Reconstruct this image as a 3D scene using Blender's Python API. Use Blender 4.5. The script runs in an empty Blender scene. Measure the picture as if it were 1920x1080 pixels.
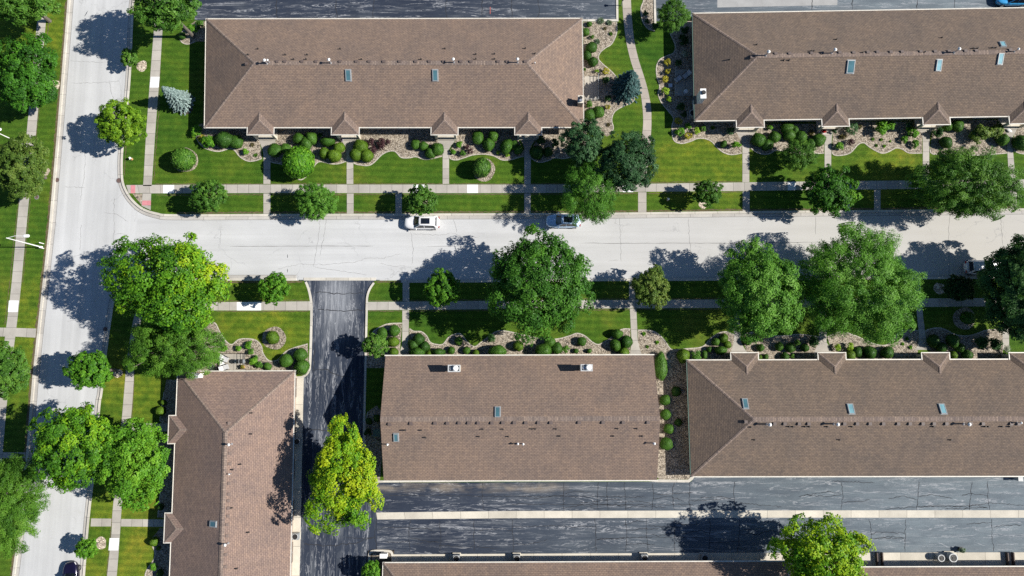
import bpy, bmesh, math, random
import numpy as np
from mathutils import Vector
rad = math.radians

# ------------------------------------------------------------------ camera, sky, sun, exposure
FOC, TILT, DIST = 1300.0, rad(6.71), 92.9          # focal length in photo pixels, tilt off straight down, metres
CT, ST = math.cos(TILT), math.sin(TILT)
CAM = (0.0, -DIST * ST, DIST * CT)
SUN_EL = rad(38.0)
scene = bpy.context.scene
col = scene.collection
cd = bpy.data.cameras.new('camera')
cam = bpy.data.objects.new('camera', cd)
col.objects.link(cam)
cd.sensor_width = 36.0
cd.lens = FOC / 1920 * 36
cd.clip_start, cd.clip_end = 0.5, 3000
cam.location = CAM
cam.rotation_euler = (TILT, 0, 0)
scene.camera = cam

world = bpy.data.worlds.new('World')
scene.world = world
world.use_nodes = True
nt = world.node_tree
sky = nt.nodes.new('ShaderNodeTexSky')
sky.sky_type = 'NISHITA'
sky.sun_disc = False
sky.sun_elevation = SUN_EL
sky.sun_rotation = rad(90)
sky.ozone_density = 6.0
sky.dust_density = 0.2
bg = nt.nodes['Background']
bg.inputs['Strength'].default_value = 0.056
nt.links.new(sky.outputs[0], bg.inputs[0])

sd = bpy.data.lights.new('sun', 'SUN')
sd.energy = 5.0
sd.angle = rad(0.5)
sd.color = (1.0, 0.955, 0.88)
sun = bpy.data.objects.new('sun', sd)
col.objects.link(sun)
sun.location = (60, 0, 60)
sun.rotation_euler = Vector((math.cos(SUN_EL), 0.0, math.sin(SUN_EL))).to_track_quat('Z', 'Y').to_euler()

scene.view_settings.view_transform = 'Standard'
scene.view_settings.look = 'None'
scene.view_settings.gamma = 1
scene.view_settings.exposure = 0.60
try:
    scene.cycles.max_bounces = 5
    scene.cycles.diffuse_bounces = 2
    scene.cycles.use_denoising = False
    scene.cycles.denoising_prefilter = 'ACCURATE'
except Exception:
    pass

# ------------------------------------------------------------------ survey: photo pixel -> place in the world
def ray(px, py):
    dx, dy = (px - 960) / FOC, -(py - 540) / FOC
    return (dx, dy * CT + ST, dy * ST - CT)
def P(px, py, h=0.0):
    d = ray(px, py)
    t = (h - CAM[2]) / d[2]
    return (CAM[0] + d[0] * t, CAM[1] + d[1] * t, h)
def pxm(px, py, h=0.0):                               # photo pixels per metre there
    d = ray(px, py)
    return FOC / ((h - CAM[2]) / d[2])
def PL(pts, h=0.0):
    return [P(x, y, h) for x, y in pts]
def smooth(pts, n=5, closed=False):                   # Catmull-Rom
    out = []
    m = len(pts)
    rng = range(m if closed else m - 1)
    for i in rng:
        g = (lambda k: pts[k % m]) if closed else (lambda k: pts[min(max(k, 0), m - 1)])
        p0, p1, p2, p3 = g(i - 1), g(i), g(i + 1), g(i + 2)
        for k in range(n):
            t = k / n
            out.append(tuple(0.5 * (2 * p1[a] + (p2[a] - p0[a]) * t + (2 * p0[a] - 5 * p1[a] + 4 * p2[a] - p3[a]) * t * t
                       + (3 * p1[a] - p0[a] - 3 * p2[a] + p3[a]) * t ** 3) for a in range(2)))
    if not closed:
        out.append(tuple(pts[-1]))
    return out

# ------------------------------------------------------------------ object helpers
def link(o):
    col.objects.link(o)
    return o
def tag(o, label=None, cat=None, group=None, kind=None):
    if label: o['label'] = label
    if cat: o['category'] = cat
    if group: o['group'] = group
    if kind: o['kind'] = kind
    return o
def empty(name, loc, label, cat, group=None, rz=0.0):
    o = link(bpy.data.objects.new(name, None))
    o.location = loc
    o.rotation_euler = (0, 0, rz)
    o.empty_display_size = 0.2
    return tag(o, label, cat, group)
class MB:
    """collects shapes of ONE part"""
    def __init__(s):
        s.v, s.f, s.uv, s.sm = [], [], [], []
    def face(s, pts, uv=None, sm=False):
        b = len(s.v)
        s.v += [tuple(p) for p in pts]
        s.f.append(tuple(range(b, b + len(pts))))
        s.uv.append(uv if uv else [(p[0], p[1]) for p in pts])
        s.sm.append(sm)
    def box(s, lo, hi):
        x0, y0, z0 = lo; x1, y1, z1 = hi
        c = [(x0, y0, z0), (x1, y0, z0), (x1, y1, z0), (x0, y1, z0), (x0, y0, z1), (x1, y0, z1), (x1, y1, z1), (x0, y1, z1)]
        for q in ((0, 3, 2, 1), (4, 5, 6, 7), (0, 1, 5, 4), (1, 2, 6, 5), (2, 3, 7, 6), (3, 0, 4, 7)):
            s.face([c[i] for i in q])
    def ring(s, rings, cap0=True, cap1=True, sm=True):
        n = len(rings[0])
        for a, b in zip(rings[:-1], rings[1:]):
            for i in range(n):
                j = (i + 1) % n
                s.face([a[i], a[j], b[j], b[i]], sm=sm)
        if cap0: s.face(list(reversed(rings[0])))
        if cap1: s.face(rings[-1])
    def tube(s, p0, p1, r0, r1=None, n=8, cap=True):
        r1 = r0 if r1 is None else r1
        a, b = Vector(p0), Vector(p1)
        d = (b - a).normalized()
        u = d.orthogonal().normalized()
        w = d.cross(u)
        R = [[tuple(c + (u * math.cos(k * 2 * math.pi / n) + w * math.sin(k * 2 * math.pi / n)) * r) for k in range(n)] for c, r in ((a, r0), (b, r1))]
        s.ring(R, cap, cap)
    def slab(s, pts, z0, z1):                          # pts in plan, any direction
        a = sum(p[0] * q[1] - q[0] * p[1] for p, q in zip(pts, pts[1:] + pts[:1]))
        if a < 0: pts = list(reversed(pts))
        s.face([(p[0], p[1], z1) for p in pts])
        for p, q in zip(pts, pts[1:] + pts[:1]):
            s.face([(p[0], p[1], z0), (q[0], q[1], z0), (q[0], q[1], z1), (p[0], p[1], z1)])
    def disc(s, c, r, z0, z1, n=24, wob=0.0, seed=0):
        R = random.Random(seed)
        ph = [R.uniform(0, 6.28) for _ in range(3)]
        pts = []
        for k in range(n):
            a = 2 * math.pi * k / n
            q = r * (1 + wob * (math.sin(2 * a + ph[0]) + 0.6 * math.sin(3 * a + ph[1]) + 0.4 * math.sin(5 * a + ph[2])))
            pts.append((c[0] + q * math.cos(a), c[1] + q * math.sin(a)))
        s.slab(pts, z0, z1)
    def mesh(s, name, m, base=(0, 0, 0), weld=False):
        me = bpy.data.meshes.new(name)
        bx, by, bz = base
        me.from_pydata([(x - bx, y - by, z - bz) for x, y, z in s.v], [], s.f)
        ul = me.uv_layers.new(name='UVMap')
        ul.data.foreach_set('uv', np.array([c for q in s.uv for c in q], dtype=np.float32).ravel())
        me.polygons.foreach_set('use_smooth', s.sm)
        if m: me.materials.append(m)
        if weld:
            bm = bmesh.new(); bm.from_mesh(me)
            bmesh.ops.remove_doubles(bm, verts=bm.verts, dist=1e-4)
            bm.to_mesh(me); bm.free()
        me.update()
        return me
    def build(s, name, m, parent=None, base=None, weld=False):
        if base is None:
            base = root_loc(parent) if parent else (0, 0, 0)
        o = link(bpy.data.objects.new(name, s.mesh(name, m, base, weld)))
        if parent: o.parent = parent
        return o
def root_loc(o):
    while o.parent: o = o.parent
    return tuple(o.location)
def struct(o): return tag(o, kind='structure')

# ------------------------------------------------------------------ materials
MATS = {}
def new_mat(name):
    m = bpy.data.materials.new(name)
    m.use_nodes = True
    MATS[name] = m
    t = m.node_tree
    return m, t, t.nodes['Principled BSDF']
class N:
    """small node-building shorthand"""
    def __init__(s, t): s.t = t
    def n(s, kind, **kw):
        o = s.t.nodes.new(kind)
        for k, v in kw.items(): setattr(o, k, v)
        return o
    def put(s, a, b):
        if hasattr(a, 'is_linked') or isinstance(a, bpy.types.NodeSocket): s.t.links.new(a, b)
        else: b.default_value = a
    def noise(s, vec, scale, detail=3, rough=0.55, dist=0.0):
        o = s.n('ShaderNodeTexNoise')
        if vec: s.t.links.new(vec, o.inputs['Vector'])
        o.inputs['Scale'].default_value = scale; o.inputs['Detail'].default_value = detail
        o.inputs['Roughness'].default_value = rough; o.inputs['Distortion'].default_value = dist
        return o.outputs['Fac']
    def ramp(s, fac, stops, interp='LINEAR'):
        o = s.n('ShaderNodeValToRGB')
        o.color_ramp.interpolation = interp
        e = o.color_ramp.elements
        while len(e) < len(stops): e.new(0.5)
        for q, (p, c) in zip(e, stops):
            q.position = p
            q.color = (c[0], c[1], c[2], 1) if not isinstance(c, (int, float)) else (c, c, c, 1)
        s.t.links.new(fac, o.inputs[0])
        return o.outputs[0]
    def mix(s, fac, a, b, mode='MIX'):
        o = s.n('ShaderNodeMix', data_type='RGBA', blend_type=mode)
        for v, i in ((fac, 0), (a, 6), (b, 7)):
            if isinstance(v, tuple): v = (*v, 1) if len(v) == 3 else v
            s.put(v, o.inputs[i])
        return o.outputs[2]
    def math(s, op, a, b=0.0, clamp=False):
        o = s.n('ShaderNodeMath', operation=op, use_clamp=clamp)
        s.put(a, o.inputs[0]); s.put(b, o.inputs[1])
        return o.outputs[0]
    def coord(s, which='Object', scale=(1, 1, 1), rot=(0, 0, 0)):
        c = s.n('ShaderNodeTexCoord')
        m = s.n('ShaderNodeMapping')
        m.inputs['Scale'].default_value = scale
        m.inputs['Rotation'].default_value = rot
        s.t.links.new(c.outputs[which], m.inputs[0])
        return m.outputs[0]
    def bump(s, h, b, strength=0.4, dist=0.05):
        o = s.n('ShaderNodeBump')
        o.inputs['Strength'].default_value = strength; o.inputs['Distance'].default_value = dist
        s.t.links.new(h, o.inputs['Height'])
        s.t.links.new(o.outputs[0], b.inputs['Normal'])

def plain(name, c, rough=0.6, metal=0.0, var=0.12, coat=0.0, spec=0.5):
    m, t, b = new_mat(name)
    n = N(t)
    f = n.noise(n.coord(), 3.0, 4)
    k = n.ramp(f, [(0.3, tuple(x * (1 - var) for x in c)), (0.7, tuple(min(1, x * (1 + var)) for x in c))])
    t.links.new(k, b.inputs['Base Color'])
    b.inputs['Roughness'].default_value = rough
    b.inputs['Metallic'].default_value = metal
    b.inputs['Specular IOR Level'].default_value = spec
    if coat:
        b.inputs['Coat Weight'].default_value = coat
        b.inputs['Coat Roughness'].default_value = 0.05
    return m

def mat_grass():
    m, t, b = new_mat('lawn_grass')
    n = N(t)
    c = n.coord()
    big = n.noise(c, 0.11, 4, 0.6, 0.4)
    mid = n.noise(c, 0.9, 5, 0.7)
    fine = n.noise(c, 9.0, 4, 0.8)
    base = n.ramp(big, [(0.30, (0.036, 0.098, 0.009)), (0.52, (0.064, 0.128, 0.011)), (0.72, (0.108, 0.148, 0.017))])
    patch = n.ramp(mid, [(0.30, (0.52, 0.66, 0.5)), (0.52, (1.0, 1.0, 1.0)), (0.74, (1.6, 1.25, 1.2))])
    k = n.mix(0.85, base, patch, 'MULTIPLY')
    st = n.n('ShaderNodeTexWave', wave_type='BANDS', bands_direction='Y')
    t.links.new(n.coord(rot=(0, 0, 0.02)), st.inputs['Vector'])
    st.inputs['Scale'].default_value = 0.36; st.inputs['Distortion'].default_value = 0.6
    k = n.mix(0.34, k, n.ramp(st.outputs[0], [(0.3, 0.70), (0.7, 1.3)]), 'MULTIPLY')
    blade = n.ramp(fine, [(0.30, 0.42), (0.5, 0.95), (0.72, 1.75)])
    k = n.mix(0.75, k, blade, 'MULTIPLY')
    spots = None                                      # lawns that are thinner and yellower
    for x, y, r in ((1315, 310, 9), (1655, 305, 7), (500, 610, 9), (260, 1040, 11), (250, 730, 8), (100, 640, 12), (240, 965, 8), (60, 60, 9)):
        q = P(x, y, 0)
        dv = n.n('ShaderNodeVectorMath', operation='DISTANCE')
        t.links.new(c, dv.inputs[0]); dv.inputs[1].default_value = (q[0], q[1], 0.12)
        f = n.ramp(n.math('DIVIDE', dv.outputs['Value'], r), [(0.25, 1.0), (1.0, 0.0)])
        spots = f if spots is None else n.math('MAXIMUM', spots, f)
    spots = n.math('MULTIPLY', spots, n.ramp(n.noise(c, 0.45, 5, 0.7), [(0.30, 0.45), (0.62, 1.0)]))
    k = n.mix(spots, k, n.mix(1.0, k, (2.05, 1.42, 1.3), 'MULTIPLY'))
    dry = n.ramp(n.noise(n.coord(rot=(0.3, 0, 0)), 0.33, 5, 0.75), [(0.66, 0.0), (0.80, 0.75)])
    k = n.mix(dry, k, (0.150, 0.120, 0.040))
    t.links.new(k, b.inputs['Base Color'])
    b.inputs['Roughness'].default_value = 0.9
    b.inputs['Specular IOR Level'].default_value = 0.15
    n.bump(n.math('ADD', fine, n.noise(c, 22.0, 2)), b, 0.7, 0.07)
    return m

def mat_road():
    m, t, b = new_mat('pale_road')
    n = N(t)
    c = n.coord()
    k = n.ramp(n.noise(c, 0.10, 5, 0.6, 0.3), [(0.3, (0.455, 0.46, 0.46)), (0.7, (0.54, 0.545, 0.545))])
    lane = n.noise(n.coord(scale=(0.03, 0.8, 1)), 1.0, 4, 0.6)
    sepr = n.n('ShaderNodeSeparateXYZ'); t.links.new(c, sepr.inputs[0])
    west = n.math('LESS_THAN', sepr.outputs[0], P(255, 450)[0])
    k = n.mix(n.math('MULTIPLY', n.math('SUBTRACT', 1.0, west), 0.7), k, n.ramp(lane, [(0.35, 0.85), (0.65, 1.05)]), 'MULTIPLY')
    k = n.mix(0.6, k, n.ramp(n.noise(c, 6.0, 5, 0.8), [(0.3, 0.88), (0.7, 1.1)]), 'MULTIPLY')
    lane2 = n.noise(n.coord(scale=(0.9, 0.03, 1), rot=(0, 0, -0.09)), 1.0, 4, 0.6)
    k = n.mix(n.math('MULTIPLY', west, 0.75), k, n.ramp(lane2, [(0.35, 0.84), (0.65, 1.05)]), 'MULTIPLY')
    far = n.math('MULTIPLY', n.math('ADD', sepr.outputs[0], 8.0), 1 / 75.0, True)  # lens vignette painted into the paving colour, tanner and darker down the street
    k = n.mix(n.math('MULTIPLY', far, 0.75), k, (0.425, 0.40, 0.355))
    stain = n.ramp(n.noise(c, 0.5, 6, 0.7, 0.6), [(0.62, 0.0), (0.78, 0.5)])
    k = n.mix(stain, k, (0.40, 0.395, 0.38))
    w = n.n('ShaderNodeTexVoronoi', feature='DISTANCE_TO_EDGE')
    cc = n.coord()
    d = n.n('ShaderNodeVectorMath', operation='ADD')
    nz = n.n('ShaderNodeTexNoise'); nz.inputs['Scale'].default_value = 0.9; nz.inputs['Detail'].default_value = 5
    t.links.new(cc, nz.inputs['Vector'])
    sc = n.n('ShaderNodeVectorMath', operation='SCALE'); sc.inputs['Scale'].default_value = 2.2
    t.links.new(nz.outputs['Color'], sc.inputs[0])
    t.links.new(cc, d.inputs[0]); t.links.new(sc.outputs[0], d.inputs[1])
    t.links.new(d.outputs[0], w.inputs['Vector']); w.inputs['Scale'].default_value = 0.16
    crack = n.ramp(w.outputs['Distance'], [(0.0, 0.55), (0.010, 0.0)])
    gate = n.ramp(n.noise(c, 0.16, 3), [(0.50, 0.0), (0.60, 1.0)])
    k = n.mix(n.math('MULTIPLY', crack, gate), k, (0.24, 0.24, 0.24))
    t.links.new(k, b.inputs['Base Color'])
    b.inputs['Roughness'].default_value = 0.9
    n.bump(n.noise(c, 14.0, 3), b, 0.15, 0.02)
    return m

def mat_asphalt(name, along):
    m, t, b = new_mat(name)
    n = N(t)
    c = n.coord()
    sx = (0.10, 1.3, 1) if along == 'x' else (1.3, 0.10, 1)
    s2 = (0.11, 0.9, 1) if along == 'x' else (0.9, 0.11, 1)
    k = n.ramp(n.noise(c, 0.13, 4, 0.6), [(0.3, (0.017, 0.024, 0.042)), (0.7, (0.033, 0.044, 0.068))])
    sep = n.n('ShaderNodeSeparateXYZ'); t.links.new(c, sep.inputs[0])
    if along == 'x':                                  # the sealcoat is worn paler along the lane
        wear = n.math('MULTIPLY', n.math('ADD', sep.outputs[0], 6.0), 1 / 58.0, True)
        wear = n.math('MULTIPLY', wear, n.ramp(n.noise(n.coord(scale=(0.25, 1.1, 1)), 0.8, 5, 0.65), [(0.25, 0.45), (0.7, 1.0)]))
        k = n.mix(wear, k, (0.165, 0.200, 0.222))
    brk = n.ramp(n.noise(c, 0.22, 5, 0.7, 0.5), [(0.40, 0.12), (0.60, 1.0)])
    film = n.ramp(n.noise(n.coord(scale=sx), 1.1, 6, 0.7, 0.9), [(0.50, 0.0), (0.62, 0.45), (0.76, 0.85)])
    k = n.mix(n.math('MULTIPLY', n.math('MULTIPLY', film, brk), 0.6), k, (0.22, 0.235, 0.25))
    if along == 'y':                                  # traffic has polished the mouth of the drive
        q0 = P(632, 545, 0)
        ym = n.ramp(n.math('MULTIPLY', n.math('ABSOLUTE', n.math('ADD', sep.outputs[1], -q0[1] + 1.0)), 0.1), [(0.1, 1.0), (0.75, 0.0)])
        xm = n.ramp(n.math('MULTIPLY', n.math('ABSOLUTE', n.math('ADD', sep.outputs[0], -q0[0])), 0.25), [(0.1, 1.0), (0.75, 0.0)])
        k = n.mix(n.math('MULTIPLY', n.math('MULTIPLY', xm, ym), n.ramp(n.noise(n.coord(scale=sx), 1.6, 5, 0.7), [(0.3, 0.15), (0.62, 1.0)])), k, (0.30, 0.315, 0.34))
    lines = None
    for sc, th in ((0.6, 0.012), (1.3, 0.018)):      # worn-through ridges: thin pale wavy lines
        nz = n.noise(n.coord(scale=s2, rot=(0, 0, 0)), sc, 6, 0.62, 1.1)
        ab = n.math('ABSOLUTE', n.math('ADD', nz, -0.5))
        l = n.ramp(ab, [(0.0, 1.0), (th, 0.0)])
        lines = l if lines is None else n.math('MAXIMUM', lines, l)
    gate = n.ramp(n.noise(n.coord(scale=sx), 1.4, 4, 0.6), [(0.44, 0.0), (0.58, 0.85)])
    k = n.mix(n.math('MULTIPLY', lines, gate), k, (0.37, 0.38, 0.40))
    if along == 'x':                                  # dried mud along the house front
        q = P(850, 913, 0)
        my = n.math('ABSOLUTE', n.math('ADD', sep.outputs[1], -q[1] + 0.05))
        mud = n.ramp(my, [(0.10, 1.0), (0.85, 0.0)])
        mud = n.math('MULTIPLY', mud, n.ramp(n.noise(n.coord(scale=(0.55, 1.2, 1)), 0.55, 3, 0.5), [(0.42, 0.0), (0.60, 0.8)]))
        mx = n.ramp(n.math('MULTIPLY', n.math('ABSOLUTE', n.math('ADD', sep.outputs[0], -q[0] - 1.0)), 0.05), [(0.5, 1.0), (0.8, 0.0)])
        k = n.mix(n.math('MULTIPLY', mud, mx), k, (0.24, 0.205, 0.165))
    k = n.mix(0.8, k, n.ramp(n.noise(c, 7.0, 5, 0.85), [(0.3, 0.68), (0.7, 1.35)]), 'MULTIPLY')
    t.links.new(k, b.inputs['Base Color'])
    b.inputs['Roughness'].default_value = 0.85
    b.inputs['Specular IOR Level'].default_value = 0.25
    n.bump(n.noise(c, 16.0, 3), b, 0.2, 0.02)
    return m

def mat_concrete(name, c0, joint=None, var=0.13):
    m, t, b = new_mat(name)
    n = N(t)
    c = n.coord()
    k = n.ramp(n.noise(c, 0.5, 5, 0.65), [(0.3, tuple(x * (1 - var) for x in c0)), (0.7, tuple(x * (1 + var) for x in c0))])
    k = n.mix(0.6, k, n.ramp(n.noise(c, 8.0, 4, 0.8), [(0.3, 0.85), (0.7, 1.12)]), 'MULTIPLY')
    if joint:
        uv = n.n('ShaderNodeTexCoord').outputs['UV']
        sep = n.n('ShaderNodeSeparateXYZ'); t.links.new(uv, sep.inputs[0])
        u = n.math('DIVIDE', sep.outputs[0], joint)
        fr = n.math('FRACT', u)
        line = n.math('LESS_THAN', fr, 0.05 / joint)
        wn = n.n('ShaderNodeTexWhiteNoise', noise_dimensions='1D')
        t.links.new(n.math('FLOOR', u), wn.inputs['W'])
        k = n.mix(0.8, k, n.ramp(wn.outputs['Value'], [(0, 0.86), (1, 1.1)]), 'MULTIPLY')
        k = n.mix(line, k, tuple(x * 0.45 for x in c0))
    t.links.new(k, b.inputs['Base Color'])
    b.inputs['Roughness'].default_value = 0.9
    b.inputs['Specular IOR Level'].default_value = 0.25
    return m

def mat_gravel(name='river_gravel', dark=0.94, scale=7.5):
    m, t, b = new_mat(name)
    n = N(t)
    c = n.coord()
    v = n.n('ShaderNodeTexVoronoi'); v.inputs['Scale'].default_value = scale
    t.links.new(c, v.inputs['Vector'])
    sep = n.n('ShaderNodeSeparateColor'); t.links.new(v.outputs['Color'], sep.inputs[0])
    k = n.ramp(sep.outputs[0], [(0.0, tuple(x * dark for x in (0.10, 0.085, 0.07))), (0.3, tuple(x * dark for x in (0.27, 0.225, 0.17))),
                                (0.65, tuple(x * dark for x in (0.40, 0.345, 0.275))), (1.0, tuple(x * dark for x in (0.55, 0.49, 0.41)))])
    k = n.mix(0.5, k, n.ramp(n.noise(c, 0.8, 4), [(0.3, (0.84, 0.80, 0.76)), (0.7, (1.1, 1.07, 1.0))]), 'MULTIPLY')
    gap = n.ramp(v.outputs['Distance'], [(0.35, 1.0), (0.75, 0.5)])
    k = n.mix(0.7, k, gap, 'MULTIPLY')
    t.links.new(k, b.inputs['Base Color'])
    b.inputs['Roughness'].default_value = 0.9
    inv = n.math('SUBTRACT', 1.0, v.outputs['Distance'])
    n.bump(inv, b, 0.8, 0.05)
    return m

def mat_shingle(name, a, c2, e):
    m, t, b = new_mat(name)
    n = N(t)
    tc = n.n('ShaderNodeTexCoord')
    br = n.n('ShaderNodeTexBrick')
    t.links.new(tc.outputs['UV'], br.inputs['Vector'])
    br.inputs['Scale'].default_value = 1.0
    br.inputs['Brick Width'].default_value = 0.42
    br.inputs['Row Height'].default_value = 0.21
    br.inputs['Mortar Size'].default_value = 0.022
    br.inputs['Mortar Smooth'].default_value = 0.3
    br.inputs['Bias'].default_value = 0.0
    br.inputs['Color1'].default_value = (*a, 1)
    br.inputs['Color2'].default_value = (*c2, 1)
    br.inputs['Mortar'].default_value = (a[0] * 0.42, a[1] * 0.42, a[2] * 0.46, 1)
    uvc = n.coord('UV')
    spot = n.ramp(n.noise(uvc, 2.6, 3, 0.7), [(0.35, (0.80, 0.80, 0.86)), (0.65, (1.18, 1.15, 1.08))])
    k = n.mix(0.75, br.outputs['Color'], spot, 'MULTIPLY')
    drift = n.ramp(n.noise(uvc, 0.22, 5, 0.65, 0.5), [(0.28, (0.78, 0.81, 0.86)), (0.72, (1.18, 1.12, 1.05))])
    k = n.mix(0.8, k, drift, 'MULTIPLY')
    sm = n.ramp(n.noise(n.coord('UV', scale=(1.6, 0.16, 1)), 1.0, 4, 0.6), [(0.35, 0.9), (0.65, 1.07)])
    k = n.mix(0.5, k, sm, 'MULTIPLY')
    gran = n.ramp(n.noise(uvc, 9.0, 3, 0.8), [(0.3, 0.75), (0.7, 1.28)])
    k = n.mix(0.5, k, gran, 'MULTIPLY')
    t.links.new(k, b.inputs['Base Color'])
    b.inputs['Roughness'].default_value = 0.92
    b.inputs['Specular IOR Level'].default_value = 0.2
    n.bump(br.outputs['Fac'], b, -0.5, 0.02)
    return m

def mat_brick(name, a, c2, mo):
    m, t, b = new_mat(name)
    n = N(t)
    br = n.n('ShaderNodeTexBrick')
    sep = n.n('ShaderNodeSeparateXYZ'); t.links.new(n.coord(), sep.inputs[0])
    cmb = n.n('ShaderNodeCombineXYZ')
    t.links.new(n.math('ADD', sep.outputs[0], sep.outputs[1]), cmb.inputs[0]); t.links.new(sep.outputs[2], cmb.inputs[1])
    t.links.new(cmb.outputs[0], br.inputs['Vector'])
    br.inputs['Brick Width'].default_value = 0.24; br.inputs['Row Height'].default_value = 0.08
    br.inputs['Scale'].default_value = 1.0; br.inputs['Mortar Size'].default_value = 0.01
    br.inputs['Color1'].default_value = (*a, 1); br.inputs['Color2'].default_value = (*c2, 1); br.inputs['Mortar'].default_value = (*mo, 1)
    t.links.new(br.outputs['Color'], b.inputs['Base Color'])
    b.inputs['Roughness'].default_value = 0.85
    return m

def mat_leaf(name, stops, rough=0.5, trans=0.28):
    m, t, b = new_mat(name)
    n = N(t)
    at = n.n('ShaderNodeAttribute'); at.attribute_name = 'tint'
    oi = n.n('ShaderNodeObjectInfo')
    f = n.math('ADD', at.outputs['Fac'], n.math('MULTIPLY', n.math('ADD', oi.outputs['Random'], -0.5), 0.30), True)
    k = n.ramp(f, stops)
    t.links.new(k, b.inputs['Base Color'])
    b.inputs['Roughness'].default_value = rough
    b.inputs['Specular IOR Level'].default_value = 0.18
    tr = n.n('ShaderNodeBsdfTranslucent')
    t.links.new(n.mix(1.0, k, (1.15, 1.25, 0.5), 'MULTIPLY'), tr.inputs['Color'])
    mx = n.n('ShaderNodeMixShader'); mx.inputs[0].default_value = trans
    t.links.new(b.outputs[0], mx.inputs[1]); t.links.new(tr.outputs[0], mx.inputs[2])
    t.links.new(mx.outputs[0], t.nodes['Material Output'].inputs[0])
    return m

def mat_bark():
    m, t, b = new_mat('bark')
    n = N(t)
    k = n.ramp(n.noise(n.coord(scale=(1, 1, 0.2)), 12, 4, 0.7), [(0.3, (0.06, 0.05, 0.04)), (0.7, (0.19, 0.165, 0.14))])
    t.links.new(k, b.inputs['Base Color']); b.inputs['Roughness'].default_value = 0.9
    return m

def glass_mat(name, c, rough=0.08):
    m, t, b = new_mat(name)
    n = N(t)
    k = n.ramp(n.noise(n.coord(), 1.2, 2), [(0.3, tuple(x * 0.8 for x in c)), (0.7, tuple(x * 1.2 for x in c))])
    t.links.new(k, b.inputs['Base Color'])
    b.inputs['Roughness'].default_value = rough
    b.inputs['Specular IOR Level'].default_value = 0.9
    return m

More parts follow.
